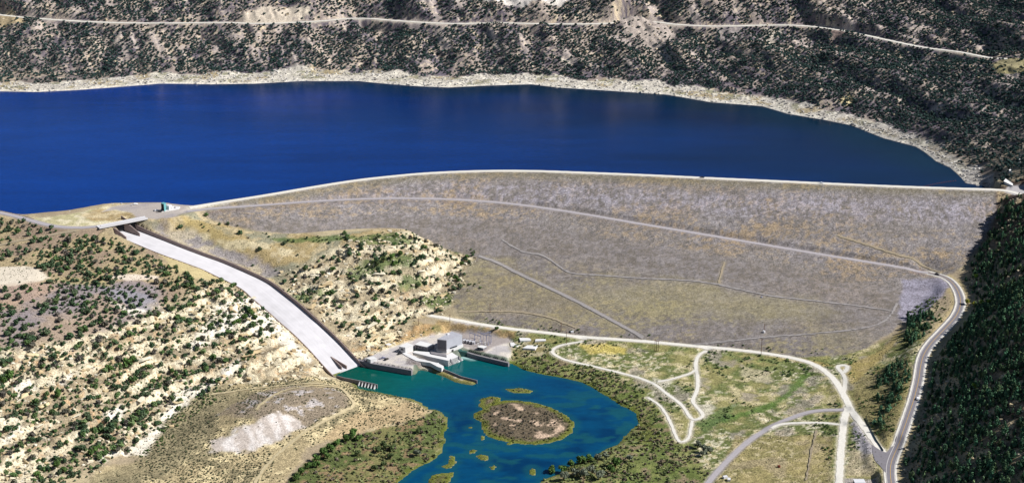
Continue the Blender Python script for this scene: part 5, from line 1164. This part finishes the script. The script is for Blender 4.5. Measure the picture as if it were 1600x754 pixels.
# green scrub in the gullies
OD = np.zeros(X.shape)
for P in GREEN+[[(1085,660),(1120,640),(1150,632),(1140,650),(1100,676)], [(1190,56),(1195,60),(1192,62)], [(1312,690),(1322,690),(1322,730),(1314,736)], [(1322,670),(1334,672),(1336,706),(1326,710)], [(1296,655),(1310,664),(1311,700),(1300,720),(1280,700)],
          [(262,655),(300,625),(340,605),(350,612),(310,650),(262,690),(236,712),(215,716)], [(330,505),(400,488),(412,498),(380,515),(335,525),(300,540)], [(160,575),(215,560),(220,575),(170,590)], [(0,582),(30,580),(28,600),(0,606)], [(60,720),(120,715),(110,750),(50,760)],
          [(880,566),(960,585),(1010,610),(1004,622),(940,598),(880,578)], [(1425,480),(1462,462),(1478,470),(1470,500),(1430,540),(1412,540)]]: OD = np.maximum(OD, .6*zone(P, 7, 7, 3)*ss(.40, .5, cB))
OD = np.maximum(OD, valley*.5*ss(.50, .60, cB)*ss(.45, .58, cC))
po = scatter(OD, 3.4, 33, y0=1020, y1=1960); so_ = 1.6+2.6*rr_.random(len(po))**1.3
stamp('scrub_oak', po, LO, so_, np.full(len(po), .8), rr_.random(len(po))*6.28, tint_var(len(po), (.075, .125, .04), (.12, .16, .06), 34, .3), [FM], 'bright green scrub filling the gullies and ditch lines', 'scrub')
# boulders
RK = [rockmesh(i, .45+.1*(i % 4)) for i in range(10)]
RKD = lr*(.22+.35*ss(.4, .6, clump)+.4*band)
pr = scatter(RKD, 3.9, 15, y0=1010, y1=1800); s1 = 1.3+5.2*rr_.random(len(pr))**2.6
rg = ringm*(.55); EXF = np.maximum(EXF, (DS > -3)*1.)
prg = scatter(rg, 4.6, 16, y0=1880, y1=2800); prg = prg[samp(Z, prg[:, 0], prg[:, 1]) > 100.3]; s2 = 1.5+3.8*rr_.random(len(prg))**2.2
fr = farm*(Z > 112)*.06*(Y > 1900); prf = scatter(fr, 6, 17, y0=1900); s3 = 2+4*rr_.random(len(prf))**2
pq = scatter(rf_*(Y < 1880)*(hd > 10)*(.10+.5*ss(.52, .6, clump2*.4+cB*.6)), 4.6, 19, x0=200, y0=1000, y1=1900); prf = np.concatenate([prf, pq]); s3 = np.concatenate([s3, 1.6+3.2*rr_.random(len(pq))**2])
spt = hit([(u, v+.4) for u, v in [(800,568),(806,571),(812,574),(820,577),(795,568),(728,600),(720,600),(712,597),(704,594),(696,589),(744,606),(750,609),(756,612),(762,610),(768,613)]])
allr = np.concatenate([pr, prg, prf]); sr = np.concatenate([s1, s2, s3]); rz = rr_.random(len(allr))*3.14*.6-.9
tr = np.concatenate([tint_var(len(pr), C(220,206,174), C(252,244,224), 21, .16), tint_var(len(prg), C(178,172,166), C(240,236,230), 22, .15), tint_var(len(prf), C(200,182,152), C(240,224,198), 23, .15)])
ar = .8+.7*rr_.random(len(allr)); scr = screen(allr, sr); il = np.zeros(len(allr), bool); il[np.argsort(-scr)[:300]] = True
print('rocks', len(allr))
rme = []
for k in range(12):
    Vv, Ff, Tt = RK[k % 10]; c = np.array([C(226,206,166), C(246,234,206), C(214,190,150)][k % 3])[None]*Tt[:, None]; rme.append(mesh_np('boulder', Vv, Ff, [RM], np.column_stack([c, np.ones(len(c))]), False))
for n_, i in enumerate(np.where(il)[0]):
    o = bpy.data.objects.new('boulder', rme[n_ % 12]); COL.objects.link(o); p = allr[i]; o.location = (float(p[0]), float(p[1]), float(p[2]-sr[i]*.12)); o.scale = (float(sr[i]), float(sr[i]), float(sr[i]*ar[i])); o.rotation_euler = (float(rr_.normal()*.15), float(rr_.normal()*.15), float(rz[i]))
    if p[1] > 1900: tag(o, 'grey white boulder on the bare lake shore by the dam', 'boulder', 'boulders on the lake shore')
    elif p[0] > -200: tag(o, 'cream sandstone boulder on the middle hill between spillway and dam', 'boulder', 'boulders on the middle hill')
    else: tag(o, 'cream sandstone boulder on the left hillside beside the spillway', 'boulder', 'boulders on the left hillside')
# long sandstone ledges lying along the contours
LD = scatter((lr > .6)*.5*ss(.3, .5, cliff)+(lr > .6)*.06, 13, 41, y0=1030, y1=1800)
gs = lambda p, a: samp(ZB, p[:, 0]+a[0], p[:, 1]+a[1])
gxx = gs(LD, (14, 0))-gs(LD, (-14, 0)); gyy = gs(LD, (0, 14))-gs(LD, (0, -14)); cdir = np.arctan2(gxx, -gyy)
sl2 = 8+11*rr_.random(len(LD))**1.6; o_ = np.argsort(-screen(LD, sl2))[:260]
lme = []
for k in range(10):
    Vv, Ff, Tt = rockmesh(70+k, .5); Vv = Vv*np.array([1, .62+.3*(k % 3)/2, .30]); c = np.array([C(232,212,170), C(248,238,212), C(222,198,156)][k % 3])[None]*Tt[:, None]; lme.append(mesh_np('rock_ledge', Vv, Ff, [RM], np.column_stack([c, np.ones(len(c))]), False))
for n_, i in enumerate(o_):
    o = bpy.data.objects.new('rock_ledge', lme[n_ % 10]); COL.objects.link(o); p = LD[i]; o.location = (float(p[0]), float(p[1]), float(p[2]+.2)); o.scale = (float(sl2[i]), float(sl2[i]*.8), float(sl2[i])); o.rotation_euler = (float(rr_.normal()*.08), float(rr_.normal()*.06), float(cdir[i]+rr_.normal()*.2))
    if p[0] > -200 or samp(z_midrock, p[0], p[1]) > .5: tag(o, 'long cream sandstone ledge on the middle hill between spillway and dam', 'rock ledge', 'rock ledges on the middle hill')
    else: tag(o, 'long cream sandstone ledge on the left hillside below the junipers', 'rock ledge', 'rock ledges on the left hillside')
stamp('scattered_rocks', allr[~il], RK, sr[~il], ar[~il], rz[~il], tr[~il], [RM], 'pale rubble and smaller rocks strewn over the hills and the lake shore', 'rocks', sink=.1)

# junction apron where the gravel road meets the highway
P = [un(u, v, 24.3) for u, v in JUNC]; c = np.mean(P, 0)
nj_ = 26; sm_ = smooth_path([p for p in P]+[P[0]], 2)
vv = [tuple(c)]+[tuple(p) for p in sm_]; vv = [(p[0], p[1], gz(p[0], p[1])+.32) for p in vv]
me = bpy.data.meshes.new('road_junction'); me.from_pydata(vv, [], [(0, i, i+1) for i in range(1, len(vv)-1)]); me.materials.append(M['asphalt']); tag(obj('road_junction', me), kind='structure')
